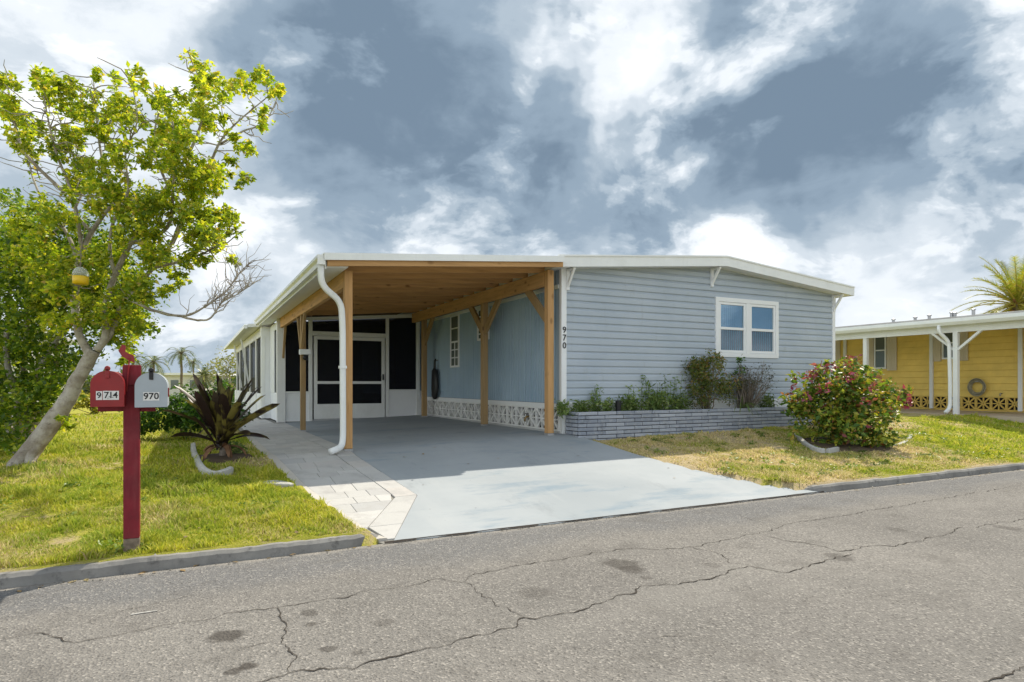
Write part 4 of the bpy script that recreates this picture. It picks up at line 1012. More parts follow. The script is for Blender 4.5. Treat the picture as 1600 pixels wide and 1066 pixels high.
zc1 = [(30,110,50),(20,180,50),(60,260,60),(130,320,60),(80,360,50),(130,430,45),(40,290,40),(160,110,40),(210,120,45),(200,190,40),(260,150,40),(310,150,45),(300,220,50),(330,260,50),(395,85,34),(400,190,35),(390,250,35),(480,130,32),(570,110,38),(575,150,28),(500,230,55),(540,260,50),(520,300,40),(440,300,40),(380,320,40),(300,350,50),(290,400,50),(330,470,50),(320,540,50),(360,570,50),(300,600,35),(410,500,50),(430,340,40),(470,390,40),(550,400,40),(480,460,45),(520,500,40),(660,190,44),(690,240,45),(640,220,32),(810,50,42),(850,90,44),(890,130,34),(860,170,48),(760,200,38),(840,240,55),(860,300,50),(750,300,50),(780,350,50),(700,330,50),(680,380,50),(740,420,50),(640,400,40),(620,460,45),(700,480,55),(780,480,55),(840,520,62),(880,560,55),(820,580,58),(760,560,50),(860,490,45),(950,150,32),(1000,130,44),(1080,110,40),(1140,150,34),(1130,190,28),(940,290,28),(1050,410,34),(1000,400,24),(970,460,34),(1000,540,34),(920,500,34),(1090,265,16),(1095,315,14),(960,360,24),(560,600,55),(620,640,60),(680,600,50),(600,690,50),(680,660,60),(540,650,45),(500,780,45),(560,740,40),(650,760,40),(780,690,60),(850,680,60),(910,680,48),(880,750,58),(820,780,55),(900,800,55),(950,740,42),(970,690,34),(790,860,44),(850,870,40),(970,870,24),(690,990,38),(760,945,34),(720,930,32),(630,860,45),(680,830,40),(590,960,40),(600,1020,44),(430,560,50),(470,600,45),(440,650,45),(400,640,40),(230,420,40),(460,240,36),(180,150,36),(100,400,40),(30,60,0),(600,300,30),(930,200,34),(1040,160,30)]
clumps = [(x/2.664, 80+y/2.664, r_/2.664) for x, y, r_ in zc1 if r_]
extra = [(x, y, r_) for x, y, r_ in ((70, 330, 22), (60, 375, 24), (100, 345, 20), (150, 400, 24), (100, 410, 24), (185, 400, 22), (150, 440, 22), (215, 440, 22), (235, 400, 20), (190, 345, 20), (225, 370, 18), (95, 450, 22), (205, 480, 20), (170, 500, 18), (60, 430, 24), (25, 350, 22), (30, 400, 24), (240, 350, 16), (260, 410, 18), (90, 505, 20), (130, 490, 18), (60, 470, 20))]
zc2 = [(700,60,62),(740,120,64),(765,190,54),(700,240,44),(660,100,52),(690,320,40),(620,20,60),(560,60,50),(640,180,50),(480,40,44),(370,730,26),(350,690,22),(690,360,26),(600,240,30)]
clumps += [(x/3.553, 460+y/3.553, r_/3.553) for x, y, r_ in zc2]
clumps += extra
g = np.random.default_rng(11); C = []
for (x, y, r_) in clumps:
    for rep in range(2):
        c_ = tp(x+g.normal()*2, y+g.normal()*2, g.uniform(-.75, .75)); rr = r_*TD/F
        C.append(sub_clumps(c_, rr*1.0, max(3, int(8.5*(r_/18)**2)), rr*.38, 20, g))
for P in limbs[:-2]:
    for p in P[len(P)//2::3]: C.append(ball(p, .13, 10, g))
C = np.concatenate(C); V, Fc = leaves(C, .054, .25, .62, 3); obj('crown', V, Fc, ficus_leaf, tree)
# dense tree behind it
dt = thing('bushy_tree', 'dense dark green multi stemmed bushy tree behind the leaning trunk', 'tree', (*at(48, 700, 8.9)[:2], .4))
mb = MB(); DD = 8.9
for k, pts in enumerate(([(30, 702), (38, 650), (36, 600), (40, 540), (48, 450), (60, 380)], [(46, 698), (62, 650), (80, 600), (92, 540), (98, 470), (112, 420)], [(22, 705), (10, 640), (-8, 560), (-25, 480)], [(40, 700), (52, 620), (70, 560), (140, 470), (170, 430)], [(28, 702), (28, 630), (10, 560), (14, 470), (20, 400)])):
    b0 = at(*pts[0], DD); b0.z = float(G(b0.x, b0.y))-.05; limb(mb, [b0]+[at(x, y, DD+.25*math.sin(i*1.3+k)) for i, (x, y) in enumerate(pts[1:])], .06, .015, 8)
mb.build('trunk', bark, dt, True)
g = np.random.default_rng(21); C = []
for (x, y, rx, ry, n) in ((58, 420, 62, 70, 26), (20, 470, 60, 90, 30), (110, 440, 52, 60, 20), (25, 570, 62, 70, 22), (105, 520, 55, 70, 20), (165, 450, 50, 62, 20), (195, 490, 36, 55, 14), (130, 380, 40, 40, 9), (85, 480, 70, 60, 20), (62, 360, 34, 40, 9), (-40, 520, 60, 120, 24), (100, 590, 50, 30, 7), (40, 640, 40, 34, 11), (18, 690, 34, 26, 10), (70, 610, 40, 40, 9), (-10, 640, 40, 60, 12), (-50, 640, 50, 60, 10), (170, 400, 30, 36, 6), (30, 350, 30, 40, 7), (0, 400, 30, 50, 9), (3, 310, 14, 16, 2)):
    for k in range(int(n*1.55)):
        a = g.random()*6.283; q = g.random()**.5; c_ = at(x+rx*q*math.cos(a), y+ry*q*math.sin(a), DD+g.uniform(-.8, 1.0)); C.append(ball(c_, .16+.12*g.random(), 70, g))
C = np.concatenate(C); C = C[C[:, 2] > .5]; V, Fc = leaves(C, .068, .3, .6, 5); obj('crown', V, Fc, dense_leaf, dt)
# hanging fruit-fly trap
tc_ = tp(126, 432, -.95); tr_ = thing('hanging_trap', 'clear jar with a yellow bottom hanging in the leaning tree', 'jar', tuple(tc_-Vector((0, 0, .1))))
MB().lathe(tuple(tc_), [(.062, -.085), (.075, -.08), (.078, 0)], 20).build('base', yellow_plastic, tr_, True)
MB().lathe(tuple(tc_), [(.078, .001), (.076, .04), (.055, .08), (.02, .10)], 20).build('dome', clear_plastic, tr_, True)
MB().tube([tc_+Vector((0, 0, .10)), tc_+Vector((0, .02, .30)), tc_+Vector((.03, .1, .6))], .004, 5).build('cord', twig_mat, tr_)

# ------------------------------------------------------------------ plants by the path
# cordyline with broad dark strap leaves
cb = gp(347, 720, .38); cord = thing('strap_leaf_plant', 'dark purple bronze strap leaved plant in the scalloped white border', 'plant', (cb.x, cb.y, .38))
V, Fc = [], []
def strap(base, d, L_, w_, droop, seed):
    rr = random.Random(seed); d = Vector(d).normalized(); p = Vector(base); n = 12; s0 = d.cross(Vector((0, 0, 1)))
    s0 = s0.normalized() if s0.length > .05 else Vector((1, 0, 0)); tw = rr.uniform(-.9, .9); b0 = len(V)
    for i in range(n+1):
        t_ = i/n; ww = w_*(.35+2.6*t_*(1-t_)**.75)*(1 if t_ < .98 else .1); up = s0.cross(d).normalized(); s_ = (s0*math.cos(tw*t_)+up*math.sin(tw*t_)); nn_ = s_.cross(d)
        V.extend([p-s_*ww/2+nn_*ww*.18, p.copy(), p+s_*ww/2+nn_*ww*.18])
        d = (d+Vector((0, 0, -droop/n*(.4+1.6*t_)))).normalized(); p = p+d*(L_/n)
    for i in range(n):
        k = b0+i*3; Fc.extend([(k, k+1, k+4, k+3), (k+1, k+2, k+5, k+4)])
top = Vector((cb.x, cb.y, .66)); rr = random.Random(4)
right = Vector((CU, -SU, 0)); toward = Vector((-SU, -CU, 0))
spec = [(1, .6, .88, .11, .35, 0), (.85, .75, .85, .09, .4, .2), (1, .16, .58, .06, .8, .1), (1, .32, .64, .07, .75, .35), (.6, 1, .85, .09, .2, -.2), (-.8, .8, .85, .10, .3, .4), (-.55, 1, .95, .085, .1, .1), (-1, .5, .75, .10, .4, .5), (-.3, 1.2, .85, .08, .1, -.3), (.25, 1.3, .75, .09, .1, .3), (.75, .9, .75, .10, .3, -.5), (-.15, 1, .6, .1, .2, .8), (.2, .9, .6, .1, .2, .9), (.7, .35, .6, .09, .9, .8), (-.65, .35, .6, .09, .9, .7), (0, 1.4, .65, .08, .05, 0), (.4, 1.1, .70, .09, .1, .6), (-.4, .9, .65, .09, .3, -.6), (.05, .8, .55, .1, .3, -.9), (-.9, 1.0, .82, .075, .2, -.3), (.1, 1.1, .72, .1, .1, .2), (-.1, 1.2, .7, .1, .1, .4), (-.2, .7, .55, .09, .4, .5), (.35, .65, .6, .09, .4, .2)]
for i, (a, b, L_, w_, dr, tw) in enumerate(spec):
    strap(top+Vector((rr.uniform(-.05, .05), rr.uniform(-.05, .05), rr.uniform(-.12, .08))), right*a*.82+toward*tw*.55+Vector((0, 0, b*1.1)), L_*1.08, w_*1.25, dr*.7, i); obj('leaf', V, Fc, strap_leaf, cord, True); V.clear(); Fc.clear()
for i in range(30):
    e = rr.uniform(.5, 1.6); a = rr.uniform(-1, 1); strap(top+Vector((rr.uniform(-.06, .06), rr.uniform(-.06, .06), rr.uniform(-.2, .08))), right*a*.6+toward*rr.uniform(-.6, .6)+Vector((0, 0, e)), rr.uniform(.55, .88), rr.uniform(.05, .085), rr.uniform(.1, .5), 200+i); obj('leaf', V, Fc, strap_leaf, cord, True); V.clear(); Fc.clear()
MB().tube([(cb.x, cb.y, .36), (cb.x+.01, cb.y, .5), (cb.x, cb.y, .68)], [.05, .045, .03], 8).build('stem', twig_mat, cord, True)
V, Fc = [], []
for i in range(9): strap(top+Vector((0, 0, -.12)), right*rr.uniform(-.8, .8)+toward*rr.uniform(-.4, .9)+Vector((0, 0, .35)), rr.uniform(.25, .4), .05, 1.9, 50+i)
obj('dead_leaf', V, Fc, plain('dead_leaf', (.20, .11, .06), .9, .1, var=.4, scale=9), cord, True)

def shrub(name, label, cat, pos, items, mat, size, stems=6, up=.3, wide=.55, seed=1, twig=twig_mat, twigs=0, group=None):
    """items: (du, dv, z, radius, n clumps, clump radius, leaves per clump)"""
    g = np.random.default_rng(seed); rr = random.Random(seed); z0 = pos[2]
    o = thing(name, label, cat, pos, group); C = []
    for (du, dv_, z, r_, k, cr, n) in items: C.append(sub_clumps((pos[0]+du, pos[1]+dv_, z0+z), r_, k, cr, n, g, .9))
    C = np.concatenate(C); C[:, 2] = np.maximum(C[:, 2], z0+.02+.05*g.random(len(C)))
    V, Fc = leaves(C, size, up, wide, seed); obj('foliage', V, Fc, mat, o)
    mb = MB()
    for i in range(stems+twigs):
        q = C[rr.randrange(len(C))]; p = (pos[0]+rr.uniform(-.08, .08), pos[1]+rr.uniform(-.08, .08), z0-.03)
        e = Vector(q)+(Vector(q)-Vector(pos))*(.12 if i >= stems else 0); mb.tube(wander(p, e, 6, .12, i+seed), [.014*(1-.12*k) for k in range(7)] if i < stems else [.007*(1-.13*k) for k in range(7)], 5, False)
    mb.build('stem', twig, o); return o
q = gp(318, 692, .40); shrub('round_bush', 'glossy green rounded bush behind the dark strap leaved plant', 'bush', (q.x-.25, q.y+1.0, .39), [(0, 0, .55, .46, 34, .16, 42), (-.45, .1, .48, .40, 26, .15, 42), (.1, -.35, .4, .35, 16, .15, 40), (.45, .25, .45, .36, 18, .15, 40), (-.1, .4, .58, .36, 16, .15, 40), (.75, .6, .45, .35, 14, .15, 40), (-.65, -.1, .25, .22, 8, .12, 36)], green_leaf, .075, seed=31)
q = gp(372, 712, .42); shrub('small_plant', 'small leafy green plant at the foot of the strap leaved plant', 'plant', (q.x-.06, q.y, .40), [(0, 0, .13, .13, 8, .07, 22), (-.1, -.06, .10, .1, 5, .06, 22), (.14, .05, .09, .09, 4, .06, 18)], weed_leaf, .05, 4, seed=32)
# scalloped white border pieces
arc = [gp(x, y, .40) for x, y in ((303, 700), (304, 712), (309, 722), (319, 731), (334, 735), (349, 733), (360, 730))]
AP = smooth_path(arc, 6)
bd = thing('scalloped_border', 'curved white ribbed concrete lawn border around the strap leaved plant', 'border', (AP[18].x, AP[18].y, .36))
def border_piece(P, parent, mat, h=.085, th=.045, rib=True):
    V, Fc = [], []; m = len(P)
    for i, p in enumerate(P):
        d = (P[min(i+1, m-1)]-P[max(i-1, 0)]); d.z = 0; d.normalize(); s = Vector((-d.y, d.x, 0)); z = float(G(p.x, p.y))
        bump_ = .024*(i % 2) if rib else .006*fbm(p.x, p.y, 30)
        for o_, zz in ((-th/2-bump_, -.06), (-th/2-bump_, h*.86), (-th/4, h), (th/4, h), (th/2, h*.86), (th/2, -.06)): V.append((p.x+s.x*o_, p.y+s.y*o_, z+zz))
    for i in range(m-1):
        for k in range(5): Fc.append((i*6+k, i*6+k+1, (i+1)*6+k+1, (i+1)*6+k))
    Fc += [(5, 4, 3, 2, 1, 0), tuple((m-1)*6+k for k in range(6))]
    return obj('border_block', V, Fc, mat, parent)
def resample(P, step):
    out = [P[0]]; acc_ = 0
    for a, b in zip(P[:-1], P[1:]):
        n = max(1, int((b-a).length/step)); out += [a.lerp(b, (k+1)/n) for k in range(n)]
    return out
RP = resample(AP, .026); per = max(4, len(RP)//4)
for k in range(0, len(RP)-2, per): border_piece(RP[k:k+per], bd, white_block)
# flat stepping stone in the lawn by the path
q = gp(432, 760, .25); st = []
nst = 14
V = []
for k in range(nst):
    a = 6.283*k/nst; r_ = 1+.18*math.sin(3*a+1); p = Vector((q.x, q.y, 0))+right*(math.cos(a)*.17*r_)+toward*(math.sin(a)*.09*r_); V.append((p.x, p.y, float(G(p.x, p.y))-.03))
V += [(x, y, z+.06) for x, y, z in V[:nst]]; V += [(q.x+(x-q.x)*.9, q.y+(y-q.y)*.9, z+.012) for x, y, z in V[nst:2*nst]]
Fc = [tuple(range(2*nst, 3*nst))[::-1]]+[(l+k, l+nst+k, l+nst+(k+1) % nst, l+(k+1) % nst) for l in (0, nst) for k in range(nst)]
tag(obj('stepping_stone', V, Fc, white_block), 'flat pale stone in the lawn beside the paver path', 'stone')

# ------------------------------------------------------------------ bush on the right lawn
BX, BY = 10.35, 7.35; BZ = float(G(BX, BY))
items = [(0, 0, .70, .62, 44, .19, 34), (-.65, .15, .62, .42, 22, .18, 34), (.65, -.1, .66, .46, 26, .18, 34), (-.2, -.25, .45, .5, 26, .18, 30), (.3, .1, 1.0, .42, 20, .17, 30), (-.45, .1, 1.0, .36, 16, .16, 30), (.85, -.3, .85, .26, 8, .15, 28), (-.85, .3, .75, .22, 7, .14, 28), (.3, -.35, .28, .45, 20, .17, 26), (-.5, -.1, .24, .38, 16, .16, 26), (-.1, -.4, .2, .4, 14, .15, 24), (-.05, 0, 1.22, .22, 7, .13, 26), (.55, -.05, 1.22, .2, 6, .13, 24)]
cbush = shrub('copper_leaf_bush', 'round bush of green, yellow and magenta leaves on the right lawn', 'bush', (BX, BY, BZ), items, copper_leaf, .088, 14, .25, .62, 41)
g = np.random.default_rng(8); C = []
for k in range(22):
    a = g.uniform(0, 6.28); e = g.uniform(-.2, 1.2); r_ = g.uniform(.85, 1.02)
    c_ = (BX+math.cos(a)*math.cos(e)*1.12*r_, BY+math.sin(a)*math.cos(e)*.85*r_, BZ+.68+math.sin(e)*.72*r_); C.append(ball(c_, .09, 14, g))
for (du, dv_, z) in ((-.55, .05, 1.33), (-.35, .0, 1.38), (-.75, .1, 1.22), (.95, -.55, .72), (1.02, -.5, .82), (.95, -.5, .92), (.1, 0, 1.48), (.45, .1, 1.5)): C.append(ball((BX+du, BY+dv_, BZ+z), .11, 30, g))
V, Fc = leaves(np.concatenate(C), .08, .2, .5, 9); obj('coloured_leaves', V, Fc, magenta_leaf, cbush)
C = []
for k in range(26):
    a = g.uniform(0, 6.28); e = g.uniform(.0, 1.5); r_ = g.uniform(1.0, 1.2); C.append(ball((BX+math.cos(a)*math.cos(e)*1.08*r_, BY+math.sin(a)*math.cos(e)*.85*r_, BZ+.68+math.sin(e)*.70*r_), .09, 16, g))
V, Fc = leaves(np.concatenate(C), .085, .2, .6, 19); stuff(obj('sprigs', V, Fc, copper_leaf, cbush))
br = thing('bush_border', 'broken ring of white concrete blocks around the red leaved bush', 'border', (BX, BY-.5, BZ-.04))
def block_run(pts, n, h=.075, th=.07):
    P = smooth_path([gp(x, y, .33) for x, y in pts], 8)
    per = len(P)//n
    for k in range(n): border_piece(P[k*per:(k+1)*per+(1 if k < n-1 else 0)], br, white_block, h, th, False)
block_run([(1244, 690), (1258, 697), (1275, 701), (1290, 702)], 2); block_run([(1293, 702), (1308, 700)], 1)
block_run([(1390, 693), (1404, 692), (1418, 688), (1424, 684)], 2, .03)
# ------------------------------------------------------------------ plants in the planter
PS = PZ-.05; yv = (PV+VF)/2+.05
def pu(px): return u_on(px, yv)
def small_weed(px, h, label, n=1.0, mat=weed_leaf, seed=0):
    rr = random.Random(seed); o = thing('planter_weed', label, 'plant', (pu(px), yv, PS)); mb = MB(); C = []
    for k in range(int(5*n)):
        p = Vector((pu(px)+rr.uniform(-.14, .14), yv+rr.uniform(-.12, .12), PS-.02)); e = p+Vector((rr.uniform(-.1, .1), rr.uniform(-.06, .06), h*rr.uniform(.55, 1.0)))
        W = wander(p, e, 6, .1, seed+k); mb.tube(W, [.006, .0055, .005, .0045, .004, .003, .002], 4, False)
        for i, w_ in enumerate(W[1:]):
            for q in range(6): C.append(w_+Vector((rr.uniform(-.06, .06), rr.uniform(-.06, .06), rr.uniform(-.03, .03))))
    mb.build('stem', weed_stem, o); V, Fc = leaves(np.array([tuple(c) for c in C]), .062, .3, .4, seed); obj('foliage', V, Fc, mat, o)
weed_stem = plain('weed_stem', (.12, .15, .05), .8, .1)
for px, h, n, lab in ((886, .24, 1.2, 'low weeds in the planter next to the white corner trim'), (912, .22, 1.3, 'short ragged weeds near the left end of the brick planter'), (926, .46, .8, 'thin weed reaching above its neighbours left of the black planter light'), (944, .26, 1.2, 'short yellowing weeds left of the black planter light'), (976, .30, 1.6, 'bright green weed clump right of the black planter light'), (984, .52, .5, 'single leaning weed stalk right of the black planter light'), (1000, .26, 1.2, 'low weeds in the middle of the brick planter'), (1016, .62, .9, 'tall upright weed with leafy top, first of two tall ones'), (1045, .66, .9, 'tall upright weed beside the bronze shrub'), (1032, .36, 2.2, 'bushy weeds between the two tall upright weeds'), (1062, .36, 2.0, 'bushy weeds at the left foot of the bronze shrub'), (1200, .30, 1.3, 'small green weed at the right foot of the bare twiggy shrub')):
    small_weed(px, h*1.12, lab, n*1.9, weed_leaf, int(px))
shrub('bronze_shrub', 'dense bronze green shrub in the planter left of the window', 'shrub', (pu(1103), yv-.02, PS), [(0, 0, .62, .46, 46, .15, 56), (-.2, -.05, .35, .40, 26, .14, 54), (.12, 0, .92, .30, 20, .13, 50), (.45, 0, .42, .34, 20, .13, 50), (-.25, 0, .85, .26, 14, .12, 50)], bronze_leaf, .045, 10, .25, .5, 51)
shrub('twiggy_shrub', 'half bare grey twiggy shrub in the planter under the window', 'shrub', (pu(1168), yv, PS), [(0, 0, .55, .38, 20, .14, 26), (.32, 0, .58, .34, 16, .13, 20), (-.2, 0, .5, .25, 10, .12, 30), (.6, 0, .8, .22, 6, .1, 8)], grey_leaf, .042, 14, .2, .45, 52, twigs=120)
shrub('rose_cane', 'thin upright green stem in front of the window corner', 'plant', (pu(1152), yv-.06, PS), [(0, 0, .98, .1, 6, .06, 14), (.08, 0, .82, .1, 4, .06, 12), (-.05, 0, .75, .08, 3, .06, 12)], green_leaf, .05, 5, .2, .5, 53)
# trailing grass tuft over the planter edge
tu = thing('grass_tuft', 'pale grass tuft hanging over the planter edge', 'plant', (pu(1148), PV+.12, PS)); V, Fc = [], []
for i in range(26): strap(Vector((pu(1148)+rr.uniform(-.06, .06), PV+.10, PS+.02)), Vector((rr.uniform(-.7, .9), rr.uniform(-1, .2), rr.uniform(.4, 1.1))), rr.uniform(.28, .5), .012, 2.2, 100+i)
obj('blades', V, Fc, weed_leaf, tu, True)
# black solar light in the planter
sl = thing('planter_light', 'small black solar light standing among the planter weeds', 'light', (pu(962), PV+.13, PS))
MB().lathe((pu(962), PV+.19, PS), [(.012, -.02), (.012, .03), (.05, .04), (.056, .20), (.05, .205)], 14).build('body', black_plastic, sl)
MB().lathe((pu(962), PV+.19, PS+.207), [(.062, 0), (.06, .012), (.02, .02)], 14).build('cap', black_plastic, sl)

# ------------------------------------------------------------------ yellow neighbour on the right
YW = 21.3; YE = 18.5; YZ = .58
yh = thing('yellow_home', 'yellow lap sided home with beige shutters and white roof edge', 'house', (YW+3.5, 14, YZ))
yb0, yb1 = 4.0, 21.0
yw = MB().box((YW+.015, yb0, YZ+.44), (YW+.15, yb1, 3.3)).build('wall', yellow_board, yh)
hh = .20; z = YZ+.44
while z < 3.15:
    MB().prism([(YW+.014, z), (YW-.03, z-.004), (YW-.006, z+hh-.02), (YW+.014, z+hh-.02)], 1, yb0, yb1).build('siding_board', yellow_board, yw); z += hh
MB().box((YW+.2, yb0, YZ-.2), (YW+7.0, yb1, 3.42)).build('body', yellow_board, yh)
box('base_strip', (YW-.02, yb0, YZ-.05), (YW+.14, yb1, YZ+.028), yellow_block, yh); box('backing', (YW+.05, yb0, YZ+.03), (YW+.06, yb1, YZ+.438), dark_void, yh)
syb = star_block_mesh('lattice_block_yellow', .403, yellow_block)
for i in range(26):
    y = 8.9+i*.405
    if y < 17: put('lattice_block', syb, (YW+.0, y, YZ+.032), None, yh, R(90))
def ywin(v0, v1, z0, z1):
    mb = MB(); x0, x1 = YW-.06, YW+.01; w_ = .05
    mb.box((x0, v0, z0), (x1, v1, z0+w_)); mb.box((x0, v0, z1-w_), (x1, v1, z1)); mb.box((x0, v0, z0+w_), (x1, v0+w_, z1-w_)); mb.box((x0, v1-w_, z0+w_), (x1, v1, z1-w_)); mb.box((x0+.005, v0+w_, (z0+z1)/2-.02), (x1, v1-w_, (z0+z1)/2+.02))
    f = mb.build('window', white_vinyl, yh); box('pane', (YW-.040, v0+w_-.002, z0+w_-.002), (YW-.036, v1-w_+.002, z1-w_+.002), MAT['window_dark'], f)
    for a, b in ((v0-.36, v0-.03), (v1+.03, v1+.36)):
        m_ = MB().box((YW-.06, a, z0-.06), (YW-.03, b, z1+.03))
        for k in range(1, 4): m_.box((YW-.067, a+(b-a)*k/4-.008, z0-.05), (YW-.0605, a+(b-a)*k/4+.008, z1+.02))
        m_.build('shutter', beige_trim, f)
wv_ = lambda px: v_on(px, YW)
ywin(wv_(1386), wv_(1367), 1.92, 3.2); ywin(wv_(1494), wv_(1473), 2.18, 3.2); ywin(wv_(1300), wv_(1285), 1.9, 3.2)
for px in (1322, 1457, 1596): v_ = wv_(px); box('wall_post', (YW-.09, v_-.05, YZ+.03), (YW-.021, v_+.05, 3.3), white, yh)
# its carport: slab, roof, posts
yslab = structure(MB().box((YE-.35, 5.8, .25), (YW+.2, 20, YZ)).build('slab', tan_slab)); tag(yslab, 'tan painted concrete slab under the yellow home carport', 'slab')
yc = thing('neighbour_carport', 'white lean-to carport with braced posts in front of the yellow wall', 'carport', (YE, 13, YZ))
MB().prism([(YE-.25, 3.02), (YW+.3, 3.32), (YW+.3, 3.42), (YE-.25, 3.12)], 1, 3.5, 22.5).build('roof', white_metal, yc)
MB().prism([(YW+.1, 3.40), (YW+3.6, 3.75), (YW+7.3, 3.40), (YW+7.3, 3.50), (YW+3.6, 3.87), (YW+.1, 3.52)], 1, 3.5, 22.5).build('roof', grey_roof, yh)
gy = [(YE-.25, 2.98), (YE-.25, 3.15), (YE-.40, 3.15), (YE-.40, 3.06), (YE-.34, 2.98)]
MB().prism(gy, 1, 3.48, 22.5).build('gutter', white_metal, yc)
box('beam', (YE-.05, 3.6, 2.80), (YE+.04, 22.4, 3.0), white, yc)
for px in (1353, 1494, 1690):
    v_ = v_on(px, YE); p = box('post', (YE-.06, v_-.06, YZ-.05), (YE+.06, v_+.06, 2.80), white, yc, .006)
    if px != 1353:
        for s in (-1, 1): MB().bar((YE, v_+s*.05, 2.33), (YE, v_+s*.62, 2.82), .06, .07, (1, 0, 0)).build('brace', white, yc)
v_ = v_on(1494, YE)+.11; V, Fc = rtube([(YE-.32, v_+.16, 2.99), (YE-.31, v_+.15, 2.80), (YE-.09, v_+.02, 2.55), (YE-.08, v_, 1.5), (YE-.08, v_, .75), (YE-.30, v_, .62)], .09, .08); obj('downspout', V, Fc, white_metal, yc, True)
v_ = v_on(1594, YW)-.0
# roof vents of the yellow home
for k, (px, h) in enumerate(((1396, .16), (1430, .16), (1452, .2), (1487, .24), (1492, .2), (1521, .3))):
    xx = YW+1.6; vv = v_on(px, xx); zr = 3.52+.1*(xx-YW)
    m_ = MB().lathe((xx, vv, zr-.1), [(.05, 0), (.05, .06+h*.6), (.075, .065+h*.6), (.07, .10+h*.6), (.02, .12+h*.6)], 10); m_.build('roof_vent', steel, yh)
# hose coil on the yellow wall
hc = Vector((YW-.10, wv_(1530), 1.30)); hs = thing('hose_coil', 'coiled garden hose hanging low on the yellow wall', 'hose', (hc.x, hc.y, hc.z-.3)); mb = MB()
for k in range(6):
    r_ = .16+.016*k; P = [(hc.x-.02*(k % 3)+.008*math.sin(5*a+k), hc.y+r_*math.cos(a), hc.z+r_*1.08*math.sin(a)) for a in np.linspace(0, 2*math.pi, 29)]; mb.tube(P, .017, 6, False)
mb.build('hose', hose_mat, hs, True); box('hanger', (hc.x-.02, hc.y-.1, hc.z+.16), (YW-.017, hc.y+.1, hc.z+.20), steel, hs)
tpv = wv_(1566); box_ = thing('wall_tap', 'small tap low on the yellow wall right of the hose', 'tap', (YW-.06, tpv, 1.0)); MB().tube([(YW, tpv, 1.12), (YW-.1, tpv, 1.12), (YW-.12, tpv, 1.04)], .022, 7).build('spout', hose_mat, box_)

# ------------------------------------------------------------------ palms
rib_mat = plain('frond_rib', (.42, .36, .08), .6, .2)
def palm(name, label, pos, h, n, L_, mat, seed, leaf_w=.03, leaf_l=.35, trunk_r=.12, nl=26, droop=1.2, up0=1.0, group=None, skirt=False):
    rr = random.Random(seed); o = thing(name, label, 'palm tree', pos, group); mb = MB(); p0 = Vector(pos); topp = p0+Vector((rr.uniform(-.2, .2), rr.uniform(-.2, .2), h))
    W = wander(p0-Vector((0, 0, .1)), topp, 10, .02, seed); mb.tube(W, [trunk_r*(1.15-.035*i)*(1+.06*(i % 2)) for i in range(11)], 10); mb.build('trunk', palm_bark, o, True)
    V, Fc = [], []; rm = MB()
    for i in range(n):
        a = i*2.39996+rr.uniform(-.2, .2); e = up0-(i/n)*(up0+.45)+rr.uniform(-.1, .1); d = Vector((math.cos(a)*math.cos(e), math.sin(a)*math.cos(e), math.sin(e))); p = topp.copy(); m = 14; P = [p.copy()]; DD_ = [d.copy()]
        Lf = L_*rr.uniform(.8, 1.1)
        for k in range(m): d = (d+Vector((0, 0, -droop/m*(.5+1.2*k/m)))).normalized(); p = p+d*(Lf/m); P.append(p.copy()); DD_.append(d.copy())
        if skirt: V, Fc, rm = [], [], MB()
        rm.tube(P, [.018*L_*(1-.85*k/m) for k in range(m+1)], 4, False)
        for q in range(nl):
            t_ = .12+.88*q/(nl-1); x = t_*m; k = min(int(x), m-1); c_ = P[k].lerp(P[k+1], x-k); d_ = DD_[k]; s = d_.cross(Vector((0, 0, 1)))
            s = s.normalized() if s.length > .05 else Vector((1, 0, 0)); u_ = s.cross(d_)
            ll = leaf_l*(.5+.9*math.sin(math.pi*min(1, .15+t_*.8)))*rr.uniform(.85, 1.1)
            for sg in (-1, 1):
                tip = c_+(s*sg*.75+d_*.7+u_*rr.uniform(-.05, .25)+Vector((0, 0, -.25*droop*.4))).normalized()*ll; b0 = len(V); V += [c_-d_*leaf_w, c_+d_*leaf_w, tip]; Fc.append((b0, b0+1, b0+2))
        if skirt: fo = obj('frond', V, Fc, mat, o); rm.build('frond_rib', rib_mat, fo)
    if not skirt: obj('fronds', V, Fc, mat, o); rm.build('frond_stem', palm_bark, o)
    if skirt:
        s_ = MB()
        for i in range(60):
            a = rr.uniform(0, 6.28); c_ = topp+Vector((0, 0, rr.uniform(-.7, -.05))); e = c_+Vector((math.cos(a)*.42, math.sin(a)*.42, rr.uniform(.0, .3))); s_.bar(c_, e, .09, .04)
        s_.build('boots', plain('palm_boot', (.26, .14, .06), .9, .1, var=.4, scale=6), o)
    return o
q = at(1592, 470, 29.0); palm('date_palm', 'golden green date palm rising behind the yellow home roof', (q.x, q.y, .4), q.z-.2-.4, 58, 2.55, date_leaf, 3, .022, .34, .28, 42, .95, 1.35, skirt=True)
far_specs = [(284, 552, 62, 'tall slim palm on the skyline right of the grey mailbox'), (240, 566, 58, 'shorter palm with a full crown above the grey mailbox'), (205, 562, 60, 'palm partly hidden behind the mailbox post top'), (302, 566, 95, 'farthest slim palm between the skyline palm and the house')]
for k, (px, py, d_, lab) in enumerate(far_specs):
    q = at(px, py, d_); palm('far_palm', lab, (q.x, q.y, -.35), q.z+.35, 20, 1.75, palm_leaf, 60+k, .035, .34, .12, 18, 1.9, 1.0, 'palms on the left skyline')

